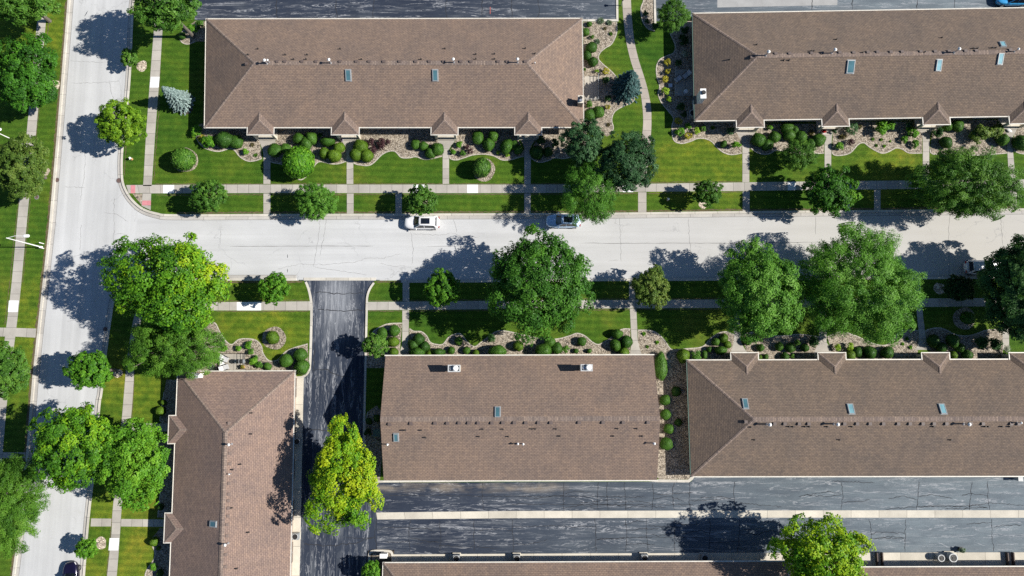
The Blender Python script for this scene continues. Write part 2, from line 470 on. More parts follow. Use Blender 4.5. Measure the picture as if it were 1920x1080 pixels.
M = dict(
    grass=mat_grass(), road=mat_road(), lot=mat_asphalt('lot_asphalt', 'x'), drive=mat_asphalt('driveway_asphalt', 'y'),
    walk=mat_concrete('sidewalk_concrete', (0.40, 0.375, 0.335), 1.5), path=mat_concrete('path_concrete', (0.39, 0.345, 0.30), 1.5),
    frontwalk=mat_concrete('front_walk_concrete', (0.40, 0.372, 0.33), 1.4),
    fresh=mat_concrete('fresh_concrete', (0.78, 0.79, 0.80), None, 0.04), kerb=mat_concrete('kerb_concrete', (0.52, 0.49, 0.43), 3.0),
    gutterpan=mat_concrete('gutter_concrete', (0.44, 0.42, 0.39), 3.0), apron=mat_concrete('apron_concrete', (0.56, 0.52, 0.44), 3.6),
    patio=mat_concrete('patio_concrete', (0.40, 0.37, 0.32), 1.6), patch=mat_concrete('patched_asphalt', (0.34, 0.34, 0.335), None),
    pink=plain('tactile_pink', (0.56, 0.22, 0.24), 0.8), gravel=mat_gravel(), rock=mat_gravel('corner_cobbles', 1.05, 3.2),
    ring=mat_gravel('pale_stone_mulch', 1.55, 7.0), edging=mat_concrete('bed_edging', (0.45, 0.41, 0.35), 0.6),
    soil=plain('soil', (0.06, 0.045, 0.03), 0.95), worn=plain('worn_turf', (0.105, 0.085, 0.040), 0.95, 0, 0.4), crack=plain('crack_tar', (0.022, 0.024, 0.030), 0.9), crackpale=plain('crack_grey', (0.17, 0.165, 0.16), 0.9),
    shingle=mat_shingle('brown_shingle', (0.246, 0.183, 0.144), (0.198, 0.150, 0.122), 0), shingle_dark=mat_shingle('dark_brown_shingle', (0.198, 0.153, 0.120), (0.154, 0.122, 0.099), 0), shingle_warm=mat_shingle('warm_brown_shingle', (0.272, 0.198, 0.162), (0.222, 0.164, 0.138), 0),
    ridge=mat_shingle('ridge_shingle', (0.290, 0.228, 0.188), (0.175, 0.140, 0.122), 0),
    brick=mat_brick('buff_brick', (0.36, 0.28, 0.21), (0.30, 0.22, 0.17), (0.42, 0.39, 0.34)), siding=plain('cream_siding', (0.52, 0.48, 0.40), 0.7),
    white=plain('white_metal', (0.78, 0.78, 0.76), 0.4, 0.0, 0.05), gutter=plain('cream_gutter', (0.66, 0.63, 0.56), 0.5, 0.0, 0.10), trim=plain('cream_trim', (0.62, 0.57, 0.47), 0.6, 0.0, 0.08),
    brown=plain('brown_trim', (0.085, 0.06, 0.05), 0.7), ventpale=plain('pinkish_brown_vent', (0.22, 0.165, 0.14), 0.8), vent=plain('brown_vent', (0.115, 0.086, 0.076), 0.6), dark=plain('black_rubber', (0.02, 0.02, 0.021), 0.6), pipe=plain('black_pipe', (0.028, 0.026, 0.026), 0.6),
    galv=plain('galvanised_metal', (0.55, 0.56, 0.58), 0.35, 0.7), lightgrey=plain('light_grey_metal', (0.46, 0.47, 0.47), 0.5), grey=plain('grey_metal', (0.30, 0.32, 0.33), 0.5, 0.2), skyglass=glass_mat('skylight_glass', (0.07, 0.16, 0.19), 0.15), skyblue=glass_mat('pale_skylight_glass', (0.19, 0.38, 0.43), 0.25),
    winglass=glass_mat('window_glass', (0.03, 0.04, 0.05)), door=plain('dark_green_door', (0.05, 0.09, 0.07), 0.5), garage=plain('garage_door_brown', (0.15, 0.115, 0.095), 0.6),
    bark=mat_bark(), red=plain('red_petals', (0.62, 0.015, 0.02), 0.6), terracotta=plain('terracotta', (0.40, 0.20, 0.11), 0.8), green_box=plain('green_utility_paint', (0.10, 0.16, 0.13), 0.6),
    iron=plain('rusty_iron', (0.13, 0.085, 0.075), 0.8), tan=plain('tan_paint', (0.50, 0.30, 0.13), 0.6), cushion=plain('pale_cushion', (0.52, 0.52, 0.53), 0.9), redpaint=plain('red_line_paint', (0.32, 0.08, 0.07), 0.8),
    tyre=plain('tyre_rubber', (0.025, 0.025, 0.027), 0.8), rim=plain('alloy', (0.5, 0.5, 0.52), 0.3, 0.9), carglass=glass_mat('car_glass', (0.010, 0.013, 0.022), 0.05), lamp=plain('lamp_lens', (0.6, 0.6, 0.62), 0.15), tail=plain('tail_lens', (0.35, 0.02, 0.02), 0.2),
)
def shade(base, k): return tuple(x * k for x in base)
LEAF = {
    'maple': mat_leaf('maple_leaf', [(0.0, (0.026, 0.095, 0.012)), (0.45, (0.066, 0.208, 0.017)), (0.8, (0.125, 0.300, 0.022)), (1.0, (0.185, 0.365, 0.026))]),
    'gold': mat_leaf('gold_tipped_leaf', [(0.0, (0.036, 0.125, 0.012)), (0.40, (0.105, 0.270, 0.014)), (0.70, (0.220, 0.385, 0.014)), (1.0, (0.400, 0.480, 0.016))]),
    'bright': mat_leaf('bright_leaf', [(0.0, (0.040, 0.140, 0.012)), (0.5, (0.105, 0.275, 0.019)), (1.0, (0.205, 0.400, 0.030))]),
    'lime': mat_leaf('lime_leaf', [(0.0, (0.055, 0.154, 0.009)), (0.5, (0.146, 0.288, 0.015)), (1.0, (0.293, 0.435, 0.033))]),
    'mid': mat_leaf('mid_green_leaf', [(0.0, (0.030, 0.094, 0.012)), (0.5, (0.078, 0.195, 0.024)), (1.0, (0.160, 0.305, 0.042))]),
    'olive': mat_leaf('olive_leaf', [(0.0, (0.043, 0.096, 0.013)), (0.5, (0.104, 0.179, 0.029)), (1.0, (0.226, 0.294, 0.061))]),
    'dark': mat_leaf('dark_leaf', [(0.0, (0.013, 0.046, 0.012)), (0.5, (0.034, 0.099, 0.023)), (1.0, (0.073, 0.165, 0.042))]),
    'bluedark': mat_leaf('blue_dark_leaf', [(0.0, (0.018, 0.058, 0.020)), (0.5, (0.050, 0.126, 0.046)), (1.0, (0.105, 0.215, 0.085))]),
    'locust': mat_leaf('locust_leaf', [(0.0, (0.034, 0.118, 0.013)), (0.5, (0.092, 0.245, 0.026)), (1.0, (0.190, 0.385, 0.058))], trans=0.3),
    'willow': mat_leaf('willow_leaf', [(0.0, (0.042, 0.121, 0.012)), (0.5, (0.100, 0.237, 0.023)), (1.0, (0.189, 0.353, 0.046))], trans=0.3),
    'spruce': mat_leaf('blue_spruce_needles', [(0.0, (0.020, 0.060, 0.055)), (0.5, (0.050, 0.115, 0.110)), (1.0, (0.115, 0.205, 0.200))], trans=0.05),
    'silver': mat_leaf('silver_spruce_needles', [(0.0, (0.070, 0.120, 0.110)), (0.5, (0.170, 0.245, 0.230)), (1.0, (0.330, 0.420, 0.400))], trans=0.05),
    'box': mat_leaf('boxwood_leaf', [(0.0, (0.029, 0.086, 0.012)), (0.5, (0.063, 0.154, 0.019)), (1.0, (0.115, 0.225, 0.033))], trans=0.1),
    'boxlime': mat_leaf('lime_boxwood_leaf', [(0.0, (0.047, 0.105, 0.009)), (0.5, (0.105, 0.193, 0.016)), (1.0, (0.178, 0.275, 0.030))], trans=0.1),
    'boxdark': mat_leaf('yew_leaf', [(0.0, (0.017, 0.056, 0.009)), (0.5, (0.039, 0.105, 0.015)), (1.0, (0.079, 0.166, 0.026))], trans=0.05),
    'yellow': mat_leaf('golden_leaf', [(0.0, (0.159, 0.160, 0.011)), (0.5, (0.329, 0.301, 0.024)), (1.0, (0.525, 0.474, 0.066))]),
    'purple': mat_leaf('purple_leaf', [(0.0, (0.020, 0.008, 0.010)), (0.5, (0.050, 0.020, 0.024)), (1.0, (0.095, 0.045, 0.045))], trans=0.1),
    'sage': mat_leaf('sage_leaf', [(0.0, (0.080, 0.130, 0.080)), (0.5, (0.170, 0.240, 0.160)), (1.0, (0.290, 0.370, 0.270))]),
    'brownish': mat_leaf('sparse_brown_leaf', [(0.0, (0.060, 0.045, 0.025)), (0.5, (0.120, 0.105, 0.045)), (1.0, (0.200, 0.190, 0.080))]),
    'white': mat_leaf('white_bloom', [(0.0, (0.060, 0.120, 0.040)), (0.5, (0.250, 0.300, 0.200)), (1.0, (0.700, 0.700, 0.660))]),
    'lavender': mat_leaf('lavender_bloom', [(0.0, (0.150, 0.120, 0.200)), (0.5, (0.400, 0.330, 0.480)), (1.0, (0.650, 0.580, 0.700))]),
    'redbloom': mat_leaf('red_bloom', [(0.0, (0.250, 0.008, 0.010)), (0.5, (0.500, 0.012, 0.015)), (1.0, (0.720, 0.030, 0.030))]),
}
# ------------------------------------------------------------------ ground, roads, lawns, walks, beds
ZL, ZB, ZW = 0.120, 0.127, 0.134                      # tops of lawn, beds, walks
def sheet(name, pts, z, mat, th=0.0):
    w = PL(pts, z)
    b = MB()
    b.slab([(p[0], p[1]) for p in w], z - max(th, 0.003), z)
    return struct(b.build(name, mat))
g = MB(); g.slab([(-420, -420), (420, -420), (420, 420), (-420, 420)], -0.5, -0.03)
struct(g.build('ground', M['grass']))
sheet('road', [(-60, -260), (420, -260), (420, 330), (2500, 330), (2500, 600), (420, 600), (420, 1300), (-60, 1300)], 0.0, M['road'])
sheet('driveway', [(560, 524.5), (712, 524.5), (712, 890), (2600, 890), (2600, 1060), (712, 1060), (712, 1400), (540, 1400), (540, 690)], 0.004, M['drive'])
sheet('parking_lane', [(707, 895), (2600, 895), (2600, 1060), (707, 1060)], 0.009, M['lot'])

WK = [(146, -200), (127, 0), (117, 125), (107, 250), (92, 425), (71, 612), (61, 707), (50, 842), (31, 1017), (23, 1080), (8, 1200)]
NK = smooth([(258, -60), (252, 0), (250, 25), (246, 125), (241, 190), (231.5, 277), (230, 317), (232, 342), (240, 361), (252, 377), (270, 391), (295, 399), (325, 402), (475, 401.5),
             (650, 401), (960, 400), (1147, 399), (1385, 396), (1640, 394), (1915, 391), (2400, 387)], 4)
SWK = smooth([(150, 1200), (159, 1080), (165, 1002), (170, 950), (177, 890), (188, 762), (192, 737), (201, 657), (209, 598), (216, 560), (230, 538), (262, 527.5), (300, 526), (480, 526), (569, 526)], 4) \
    + smooth([(571.5, 529), (576, 540), (580, 556), (582, 575), (581.5, 620), (579.5, 680), (576, 697), (567, 705), (555, 706)], 3)
SEK = smooth([(2400, 513), (1915, 518), (1705, 519.5), (1345, 522), (1120, 523), (955, 525), (705, 526)], 4) + smooth([(700, 529), (692, 541), (687, 556), (686, 580), (684, 667), (681, 800), (680, 880), (688, 900), (705, 905)], 3)
LAWNW = [(-900, -300)] + WK + [(-900, 1400)]
LAWNN = NK + [(2400, -500), (262, -500)]
LAWNSW = SWK + [(548, 720), (540, 1300), (150, 1300)]
LAWNSE = SEK + [(1232, 903), (1296, 903), (1302, 893), (2400, 893)]
def lawn(pts):
    sheet('lawn', pts, ZL, M['grass'], 0.16)
for L in (LAWNW, LAWNN, LAWNSW, LAWNSE): lawn(L)

def offset(pts, d):
    out = []
    for i, p in enumerate(pts):
        a, b = pts[max(i - 1, 0)], pts[min(i + 1, len(pts) - 1)]
        dx, dy = b[0] - a[0], b[1] - a[1]
        l = math.hypot(dx, dy) or 1
        out.append((p[0] - dy / l * d, p[1] + dx / l * d))
    return out
def strip(name, A, B, z0, z1, mat, flat=False):
    """a long slab between two edge lines (world plan points), u running along it in metres"""
    b = MB()
    u = 0
    for i in range(len(A) - 1):
        a0, a1, b0, b1 = A[i], A[i + 1], B[i], B[i + 1]
        du = 0.5 * (math.hypot(a1[0] - a0[0], a1[1] - a0[1]) + math.hypot(b1[0] - b0[0], b1[1] - b0[1]))
        w = math.hypot(a0[0] - b0[0], a0[1] - b0[1])
        q = [(*a0, z1), (*a1, z1), (*b1, z1), (*b0, z1)]
        uv = [(u, 0), (u + du, 0), (u + du, w), (u, w)]
        s = (a1[0] - a0[0]) * (b0[1] - a0[1]) - (a1[1] - a0[1]) * (b0[0] - a0[0])
        if s < 0: q, uv = q[::-1], uv[::-1]
        b.face(q, uv)
        for e0, e1 in ((a0, a1), (b1, b0)):
            f = [(*e0, z0), (*e1, z0), (*e1, z1), (*e0, z1)]
            b.face(f if s < 0 else f, [(u, 0), (u + du, 0), (u + du, .1), (u, .1)])
        u += du
    for e, k in ((A[0], B[0]), (B[-1], A[-1])):
        b.face([(*e, z0), (*k, z0), (*k, z1), (*e, z1)])
    return struct(b.build(name, mat))
def xy(pts, h=0.0): return [(p[0], p[1]) for p in PL(pts, h)]
def kerb(line, side, gutter=True, w=0.30):
    W = xy(line, ZL)
    A = offset(W, -0.02 * side); B = offset(W, w * side)
    strip('kerb', A, B, -0.02, ZL + 0.016, M['kerb'])
    if gutter:
        strip('kerb_gutter', offset(W, w * side + 0.01 * side), offset(W, (w + 0.42) * side), -0.02, 0.007, M['gutterpan'])
        strip('road_seam', offset(W, (w + 0.425) * side), offset(W, (w + 0.475) * side), -0.02, 0.0085, M['crackpale'])
kerb(WK, 1)
kerb(NK, -1)
i_sw = 14 * 4 + 1
kerb(SWK[:i_sw - 1], 1)
kerb(SWK[i_sw:], 1, False, 0.26)
i_se = 6 * 4 + 1
kerb(SEK[:i_se - 1], 1)
kerb(SEK[i_se:], 1, False, 0.26)
strip('kerb_gutter', xy([(569, 520.5), (640, 520.5), (705, 520.5)]), xy([(569, 526), (640, 526), (705, 526)]), -0.02, 0.016, M['kerb'])
strip('kerb', xy([(705, 905), (900, 903), (1060, 901.5), (1212, 901.5), (1232, 904), (1292, 904.5), (1299, 899), (1302, 894.5)], ZL), xy([(705, 901), (900, 899), (1060, 897.5), (1212, 897.5), (1234, 899), (1290, 899.5), (1295, 895), (1298, 890)], ZL), -0.02, ZL + 0.016, M['kerb'])

# lots behind the upper row
sheet('parking_lot', [(200, -240), (1155, -240), (1155, 38), (365, 38), (365, 6), (262, 6), (262, -30)], ZB, M['lot'])
sheet('parking_lot', [(1228, -240), (2500, -240), (2500, 30), (1228, 40)], ZB, M['lot'])
sheet('asphalt_patch_surface', [(1345, -40), (1571, -40), (1570, 9.5), (1345, 14)], ZB + 0.005, M['patch'])
strip('kerb', xy([(1154.5, -60), (1155, 0), (1155.5, 36.5), (1090, 36.5)], ZL), xy([(1158.5, -60), (1159, 0), (1159.5, 40.5), (1090, 40.5)], ZL), 0, 0.2, M['kerb'])
strip('kerb', xy([(1224.5, -60), (1225.5, 0), (1226.5, 44)], ZL), xy([(1228.5, -60), (1229.5, 0), (1230.5, 44)], ZL), 0, 0.2, M['kerb'])
b = MB(); b.slab(xy([(918.5, 13), (920, 13), (920, 26), (918.5, 26)], ZB), ZB, ZB + 0.004)
struct(b.build('road_marking', M['redpaint']))
# concrete drainage swale down the parking lane, apron strips
strip('drainage_path', xy([(705, 961), (960, 958), (1440, 957), (2500, 956)]), xy([(707, 974), (960, 971.5), (1440, 970.5), (2500, 971)]), -0.02, 0.016, M['apron'])
strip('apron_path', xy([(553, 706), (549, 850), (545, 1000), (540, 1200)], ZL), xy([(569, 706), (566, 850), (563, 1000), (558, 1200)], ZL), -0.02, ZB, M['apron'])
strip('apron_path', xy([(736, 1039.5), (1100, 1037.5), (1500, 1036.5), (2500, 1034)], ZL), xy([(736, 1120), (1100, 1120), (1500, 1120), (2500, 1120)], ZL), -0.02, ZB, M['apron'])
sheet('kerb_island_pavement', smooth([(690, 1200), (690, 1048), (693, 1034), (702, 1030.5), (728, 1030.5), (737, 1034), (739, 1046), (739, 1200)], 3), ZL, M['soil'], 0.16)
IS = smooth([(690, 1120), (690, 1050), (692, 1036), (701, 1031), (728, 1031), (736, 1035), (738.5, 1046), (738.5, 1060)], 4)
strip('kerb', xy(IS, ZL), offset(xy(IS, ZL), -0.3), -0.02, ZL + 0.02, M['kerb'])
sheet('gravel_bed', [(697, 1038), (730, 1037), (733, 1046), (697, 1052)], ZB, M['gravel'])

# sidewalks and walks: two edge lines in photo pixels
def walk(L, R, mat='walk', z=ZW, name='sidewalk'):
    return strip(name, xy(L, ZL), xy(R, ZL), 0.05, z, M[mat])
def dense(pts, n=3): return smooth(pts, n)
walk(dense([(86, -80), (75, 0), (72, 20), (66, 80), (50, 250), (36, 378), (22, 530), (11, 620), (-4, 740), (-14, 850), (-40, 1100)]),
     dense([(103, -80), (91, 0), (88, 20), (82.5, 80), (67.5, 250), (54, 378), (40, 530), (30, 620), (14.5, 740), (5, 850), (-18, 1100)]))
walk([(-100, 613), (12, 614.5), ], [(-100, 630), (10, 631)], z=ZW - 0.003)
walk([(29, 615), (68.5, 616)], [(28, 631), (66.5, 633)], z=ZW - 0.003)
walk([(-60, 848), (48, 848)], [(-60, 859), (47, 859)], z=ZW - 0.003)
walk(dense([(294, -20), (292, 20), (289, 52), (282, 140), (277, 210), (274, 250), (269, 340), (268, 347)]), dense([(311, -20), (308.5, 20), (305, 52), (299.5, 140), (294, 210), (291, 250), (285, 340), (284, 347)]))
walk([(267.5, 362), (265.5, 386)], [(283.5, 362), (282.5, 394)], name='kerb_ramp_path')
walk(dense([(236, 347), (330, 346.5), (480, 346), (960, 346), (1090, 345.5), (1213, 344.5), (1392, 342), (1500, 340.5), (1640, 339), (1905, 336.5), (2300, 333)]),
     dense([(241, 362.5), (330, 362.5), (480, 362), (960, 362), (1090, 361), (1213, 359.5), (1392, 358), (1500, 356.5), (1640, 355), (1905, 352), (2300, 349)]))
walk(dense([(262, 567), (400, 566.5), (583, 565)]), dense([(260, 582.5), (400, 582), (583, 582)]))
walk(dense([(686, 566), (760, 565.5), (955, 563.5), (1095, 562.5), (1335, 561.5), (1735, 559.5), (1827, 559), (2300, 556)]),
     dense([(685, 581.5), (760, 581), (955, 579.5), (1095, 578.5), (1335, 577.5), (1735, 575.5), (1827, 574.5), (2300, 571)]))
walk(dense([(260, 568), (250, 600), (239, 667), (234, 720), (229, 780), (220, 870), (211, 960), (209, 1000), (201, 1078), (190, 1180)]),
     dense([(276, 568), (265, 600), (253, 667), (250.5, 720), (246, 780), (236, 870), (227.5, 960), (225, 1000), (219, 1078), (208, 1180)]), z=ZW - 0.004)
walk([(247, 794), (330, 794)], [(246, 809), (330, 809)], 'frontwalk', name='front_path')
walk([(170.5, 972), (209, 972.5)], [(169.5, 987), (208, 987)], 'frontwalk', name='front_path')
walk([(227, 973), (322, 974)], [(226, 987), (322, 988)], 'frontwalk', name='front_path')
PATH = [((1166, -60), (1182, -60)), ((1167, 0), (1183, 0)), ((1169, 37), (1185, 37)), ((1174, 77), (1189.5, 77)), ((1182, 112), (1197.5, 112)), ((1191, 140), (1206.5, 140)), ((1200, 170), (1215, 170)),
        ((1204.5, 200), (1220.5, 200)), ((1206, 225), (1221.5, 225)), ((1205, 245), (1221, 245)), ((1202, 270), (1219, 270)), ((1199, 310), (1215, 310)), ((1196, 344.5), (1212.5, 344.5))]
walk(dense([a for a, b in PATH], 4), dense([b for a, b in PATH], 4), 'path', name='path')
def frontwalk(pairs):
    return walk(dense([a for a, b in pairs], 3), dense([b for a, b in pairs], 3), 'frontwalk', ZW - 0.003, 'front_path')
def straight(x0, x1, y0, y1, u0=None, u1=None):
    walk([(x0, y0), (u0 if u0 is not None else x0, y1)], [(x1, y0), (u1 if u1 is not None else x1, y1)], 'frontwalk', ZW - 0.003, 'front_path')
frontwalk([((484, 245), (517, 245)), ((485, 260), (517, 262)), ((490, 275), (512, 278)), ((494, 292), (507.5, 292)), ((494, 345), (507, 345))])
straight(494, 507, 362.5, 401)
frontwalk([((641, 245), (676, 245)), ((641, 262), (675, 262)), ((648, 278), (668, 276)), ((650, 290), (663, 285)), ((650, 345), (662.5, 345))])
straight(650.5, 663, 362.5, 401)
frontwalk([((819, 245), (855, 245)), ((819, 262), (854, 262)), ((829, 278), (843, 278)), ((830, 292), (842, 292)), ((830, 345), (842, 345))])
straight(741.5, 753.5, 362.5, 400.5)
frontwalk([((972, 245), (1008, 245)), ((973, 257), (1007, 257)), ((982, 274), (996, 274)), ((983, 290), (995.5, 290)), ((983, 345.5), (995, 345.5))])
straight(983, 995, 362.5, 400)
straight(1196.5, 1212, 360, 398)
frontwalk([((1378, 235), (1419, 235)), ((1380, 247), (1417, 247)), ((1389, 262), (1408, 262)), ((1392, 277), (1405, 277)), ((1392, 341.5), (1405, 341.5))])
straight(1392.5, 1405.5, 358.5, 396)
frontwalk([((1542, 235), (1562, 235)), ((1543, 250), (1561, 250)), ((1546, 270), (1559, 270)), ((1546, 340), (1558, 340))])
straight(1639, 1651, 355.5, 394)
frontwalk([((1725, 230), (1750, 230)), ((1725, 245), (1748, 245)), ((1730, 262), (1743, 262)), ((1730, 338), (1742, 338))])
frontwalk([((1884, 225), (1910, 225)), ((1886, 245), (1905, 245)), ((1889, 262), (1896, 264)), ((1888.5, 280), (1899, 280)), ((1892, 336), (1904, 336))])
straight(1894.5, 1906.5, 352.5, 391)
straight(755, 767.5, 526, 565); frontwalk([((754.5, 581.5), (767, 581.5)), ((754, 640), (766, 640)), ((752, 652), (766, 652)), ((747, 668), (767, 668))])
straight(1179.5, 1191, 523.5, 562); frontwalk([((1181, 578.5), (1193, 578.5)), ((1183, 618), (1195, 618)), ((1184, 640), (1196, 640)), ((1181, 668), (1204, 668))])
straight(1376, 1389, 578, 640); frontwalk([((1376, 640), (1389, 640)), ((1373, 652), (1395, 652)), ((1368, 664), (1403, 664))])
straight(1536, 1550, 576, 642); frontwalk([((1536, 642), (1550, 642)), ((1530, 652), (1556, 652)), ((1526, 665), (1560, 665))])
straight(1717.5, 1725.5, 519.5, 560, 1718, 1727); frontwalk([((1718, 576), (1729, 576)), ((1722, 620), (1734, 620)), ((1723, 640), (1739, 640)), ((1716, 656), (1745, 656))])
straight(1880, 1892, 575, 656)

def freshslab(pts): sheet('sidewalk_slab', pts, ZW + 0.005, M['fresh'], 0.004)
for q in ([(306, 346.8), (326.5, 346.8), (326.5, 362.3), (306, 362.3)], [(774, 346.2), (796, 346.2), (796, 361.8), (774, 361.8)], [(876, 346.2), (896, 346.2), (896, 361.8), (876, 361.8)],
          [(1168, 345), (1187, 345), (1187, 360.2), (1168, 360.2)], [(1477, 341), (1492, 340.8), (1492, 356.5), (1477, 356.8)], [(444, 566.5), (489.5, 566), (489.5, 582), (444, 582)],
          [(1619, 560.3), (1639, 560.2), (1639, 575.8), (1619, 576)], [(16.8, 563.5), (35, 563.5), (33, 585), (14.8, 585)], [(282.8, 144), (299.3, 144), (297.4, 164), (280.8, 164)], [(205.5, 1009), (223.5, 1009), (221.5, 1032), (203.5, 1032)]):
    freshslab(q)
for q in ([(245, 347.3), (253.5, 347.2), (253.5, 362.3), (245, 362.3)], [(266.8, 376), (283, 376), (282.8, 385), (266.3, 385)]):
    sheet('tactile_paving', q, ZW + 0.006, M['pink'], 0.004)
sheet('cobble_pavement', [(248.5, 363.2), (266.8, 363.2), (265.8, 384.5)], ZB, M['rock'])

# planted beds of river gravel, edged
def bed(pts, edge=None, mat='gravel'):
    """pts: closed outline; edge: the part of it that runs along the lawn and has a kerb edging"""
    e = dense(edge, 5) if edge else []
    sheet('gravel_bed', (e if edge else []) + pts, ZB, M[mat])
    if edge:
        w = xy(e, ZB)
        strip('bed_edging_kerb', offset(w, -0.07), offset(w, 0.07), 0.05, ZB + 0.03, M['edging'])
bed([(487, 262), (487, 232), (375, 232)], [(365, 244), (370, 262), (378, 273), (390, 280), (410, 284), (430, 279), (440, 282), (450, 294), (465, 302), (480, 301), (491, 297)])
bed([(650, 285), (640, 262), (640, 232), (518, 232), (518, 262)], [(508, 290), (507.5, 303), (530, 309), (545, 325), (562, 337), (573, 332), (582, 323), (590, 310), (600, 303), (620, 307), (635, 307), (650, 302)])
bed([(830, 285), (819, 262), (819, 232), (676, 232), (676, 262)], [(664, 286), (663, 305), (680, 310), (692, 310), (702, 304), (715, 291), (728, 284), (741, 284), (752, 295), (767, 296), (780, 294), (797, 299), (812, 297), (829, 293)])
bed([(983, 285), (972, 262), (972, 232), (855, 232), (855, 262)], [(843, 284), (843, 296), (855, 300), (870, 296), (885, 291), (905, 289), (925, 292), (942, 300), (960, 299), (972, 295), (982, 293)])
bed([(1090, 232), (1008, 232), (1008, 257)], [(996, 282), (996, 296), (1010, 304), (1025, 302), (1040, 296), (1060, 297), (1085, 288), (1100, 262), (1096, 240)])
for x, y, r in ((347, 300, 1.75), (907, 318, 1.6), (514, 634, 1.55), (1808, 597, 1.5)):
    c = P(x, y, ZB); b = MB(); b.disc(c, r, 0.05, ZB, 26, 0.04, int(x)); struct(b.build('gravel_bed', M['gravel']))
for i, (x, y, r) in enumerate(((266, 124, 0.75), (101, 160, 0.8), (86, 322, 0.55), (228, 238, 0.6), (221, 700, 0.6), (189, 1018, 0.75), (1318, 383, 0.6), (1762, 541, 0.8), (1590, 385, 0.5), (838, 545, 0.6), (1232, 548, 0.6), (404, 372, 0.5), (604, 380, 0.5), (800, 379, 0.5))):
    c = P(x, y, ZB); b = MB(); b.disc(c, r, 0.05, ZB, 22, 0.08, i); struct(b.build('mulch_ground', M['ring']))
bed([(1138, 256), (1094, 232), (1094, 41)], [(1156, 41), (1156, 62), (1147, 82), (1135, 90), (1125, 99), (1122, 110), (1130, 120), (1142, 130), (1152, 140), (1165, 158), (1188, 180), (1185, 192), (1167, 200), (1152, 210), (1147, 225), (1150, 240), (1145, 252)])
bed([(1225, 60), (1225, -40)], [(1212, -40), (1207, 0), (1202, 15), (1204, 37), (1214, 53), (1228, 58)])
bed([(1391, 222), (1302, 224), (1299, 30), (1262, 44)], [(1256, 62), (1266, 85), (1263, 99), (1250, 105), (1237, 112), (1231, 126), (1232, 145), (1237, 162), (1234, 175), (1240, 192), (1252, 207), (1263, 222), (1260, 238), (1263, 262), (1277, 269), (1295, 265), (1307, 260), (1322, 260), (1335, 266), (1345, 277), (1357, 286), (1372, 290), (1391, 287)])
bed([(1545, 232), (1418, 232), (1418, 250)], [(1406, 270), (1406, 276), (1422, 287), (1440, 289), (1455, 282), (1475, 284), (1500, 290), (1530, 288), (1545, 287)])
bed([(1729, 228), (1562, 228), (1562, 252)], [(1559.5, 285), (1565, 291), (1580, 291), (1595, 286), (1609, 271), (1620, 268), (1632, 277), (1652, 287), (1665, 285), (1680, 277.5), (1692, 280), (1705, 287), (1729, 287)])
bed([(1884, 225), (1750, 225), (1748, 250)], [(1744, 280), (1750, 289), (1790, 288), (1830, 291), (1888, 287)])
bed([(1990, 220), (1908, 222), (1900, 262)], [(1900, 282), (1915, 288), (1950, 290), (1990, 286)])
bed([(747, 690), (684, 690), (684, 668)], [(690, 640), (700, 622), (715, 612), (730, 607), (754, 606)])
bed([(1182, 690), (767, 690), (767, 640)], [(767.5, 616), (776, 621), (790, 622), (800, 630), (807, 642), (820, 646), (831, 645), (842, 632), (855, 626), (865, 627), (877, 642), (890, 650), (902, 642), (915, 632), (930, 622), (950, 621), (1000, 632), (1040, 636), (1067, 630), (1082, 625), (1097, 630), (1110, 641), (1122, 646), (1135, 640), (1146, 633), (1165, 618), (1182, 617)])
bed([(1376, 655), (1368, 690), (1300, 700), (1300, 893), (1296, 899), (1236, 899), (1228, 890), (1228, 690), (1204, 690), (1196, 640)], [(1196, 619), (1220, 620), (1235, 627), (1247, 640), (1257, 654), (1267, 656), (1285, 654), (1310, 652), (1322, 647), (1331, 636), (1345, 626), (1360, 622), (1376, 627)])
bed([(1536, 650), (1530, 690), (1405, 690), (1400, 660)], [(1390, 628), (1410, 623), (1440, 628), (1465, 630), (1500, 627), (1536, 632)])
bed([(1724, 640), (1716, 690), (1560, 690), (1558, 655)], [(1551, 632), (1577, 622), (1610, 632), (1640, 645), (1662, 647), (1675, 635), (1687, 622), (1702, 619), (1721, 620)])
bed([(1880, 650), (1880, 690), (1746, 690), (1744, 652)], [(1735, 622), (1740, 618), (1755, 615), (1770, 617), (1790, 627), (1810, 630), (1827, 627), (1850, 619), (1880, 617)])
bed([(578.5, 690), (560, 700), (345, 705), (345, 640)], [(385, 610), (402, 605), (412, 622), (424, 640), (435, 646), (447, 637), (462, 635), (480, 638), (490, 649), (493, 662), (504, 676), (520, 675), (535, 660), (552, 652), (577, 645)])
bed([(340, 820), (340, 712), (312, 712)], [(308, 735), (305, 752), (302, 768), (300, 790)])
bed([(336, 975), (336, 812), (303, 812)], [(296, 830), (288, 845), (286, 860), (296, 880), (304, 900), (300, 930), (296, 970)])
bed([(336, 1200), (336, 990), (300, 990)], [(288, 1006), (285, 1020), (291, 1036), (288, 1050), (276, 1068), (273, 1085), (285, 1120)])
bed([(712, 905), (722, 780), (706, 760)], [(690, 772), (685, 800), (685, 860), (692, 900)])
bed([(386, 78), (386, 40), (365, 40)], [(345, 56), (338, 66), (340, 78), (352, 83), (366, 78)])
sheet('mulch_ground', smooth([(338, 200), (352, 194), (362, 204), (352, 214), (338, 212)], 4, True), ZB, M['soil'])

# patios
sheet('patio', [(1096, 143), (1120, 143), (1121, 189), (1096, 189)], ZW, M['patio'], 0.08)
sheet('patio', [(1266, 131), (1310, 131), (1310, 179), (1266, 179)], ZW, M['patio'], 0.08)
sheet('patio', [(411, 664), (460, 664), (460, 712), (411, 712)], ZW, M['patio'], 0.08)

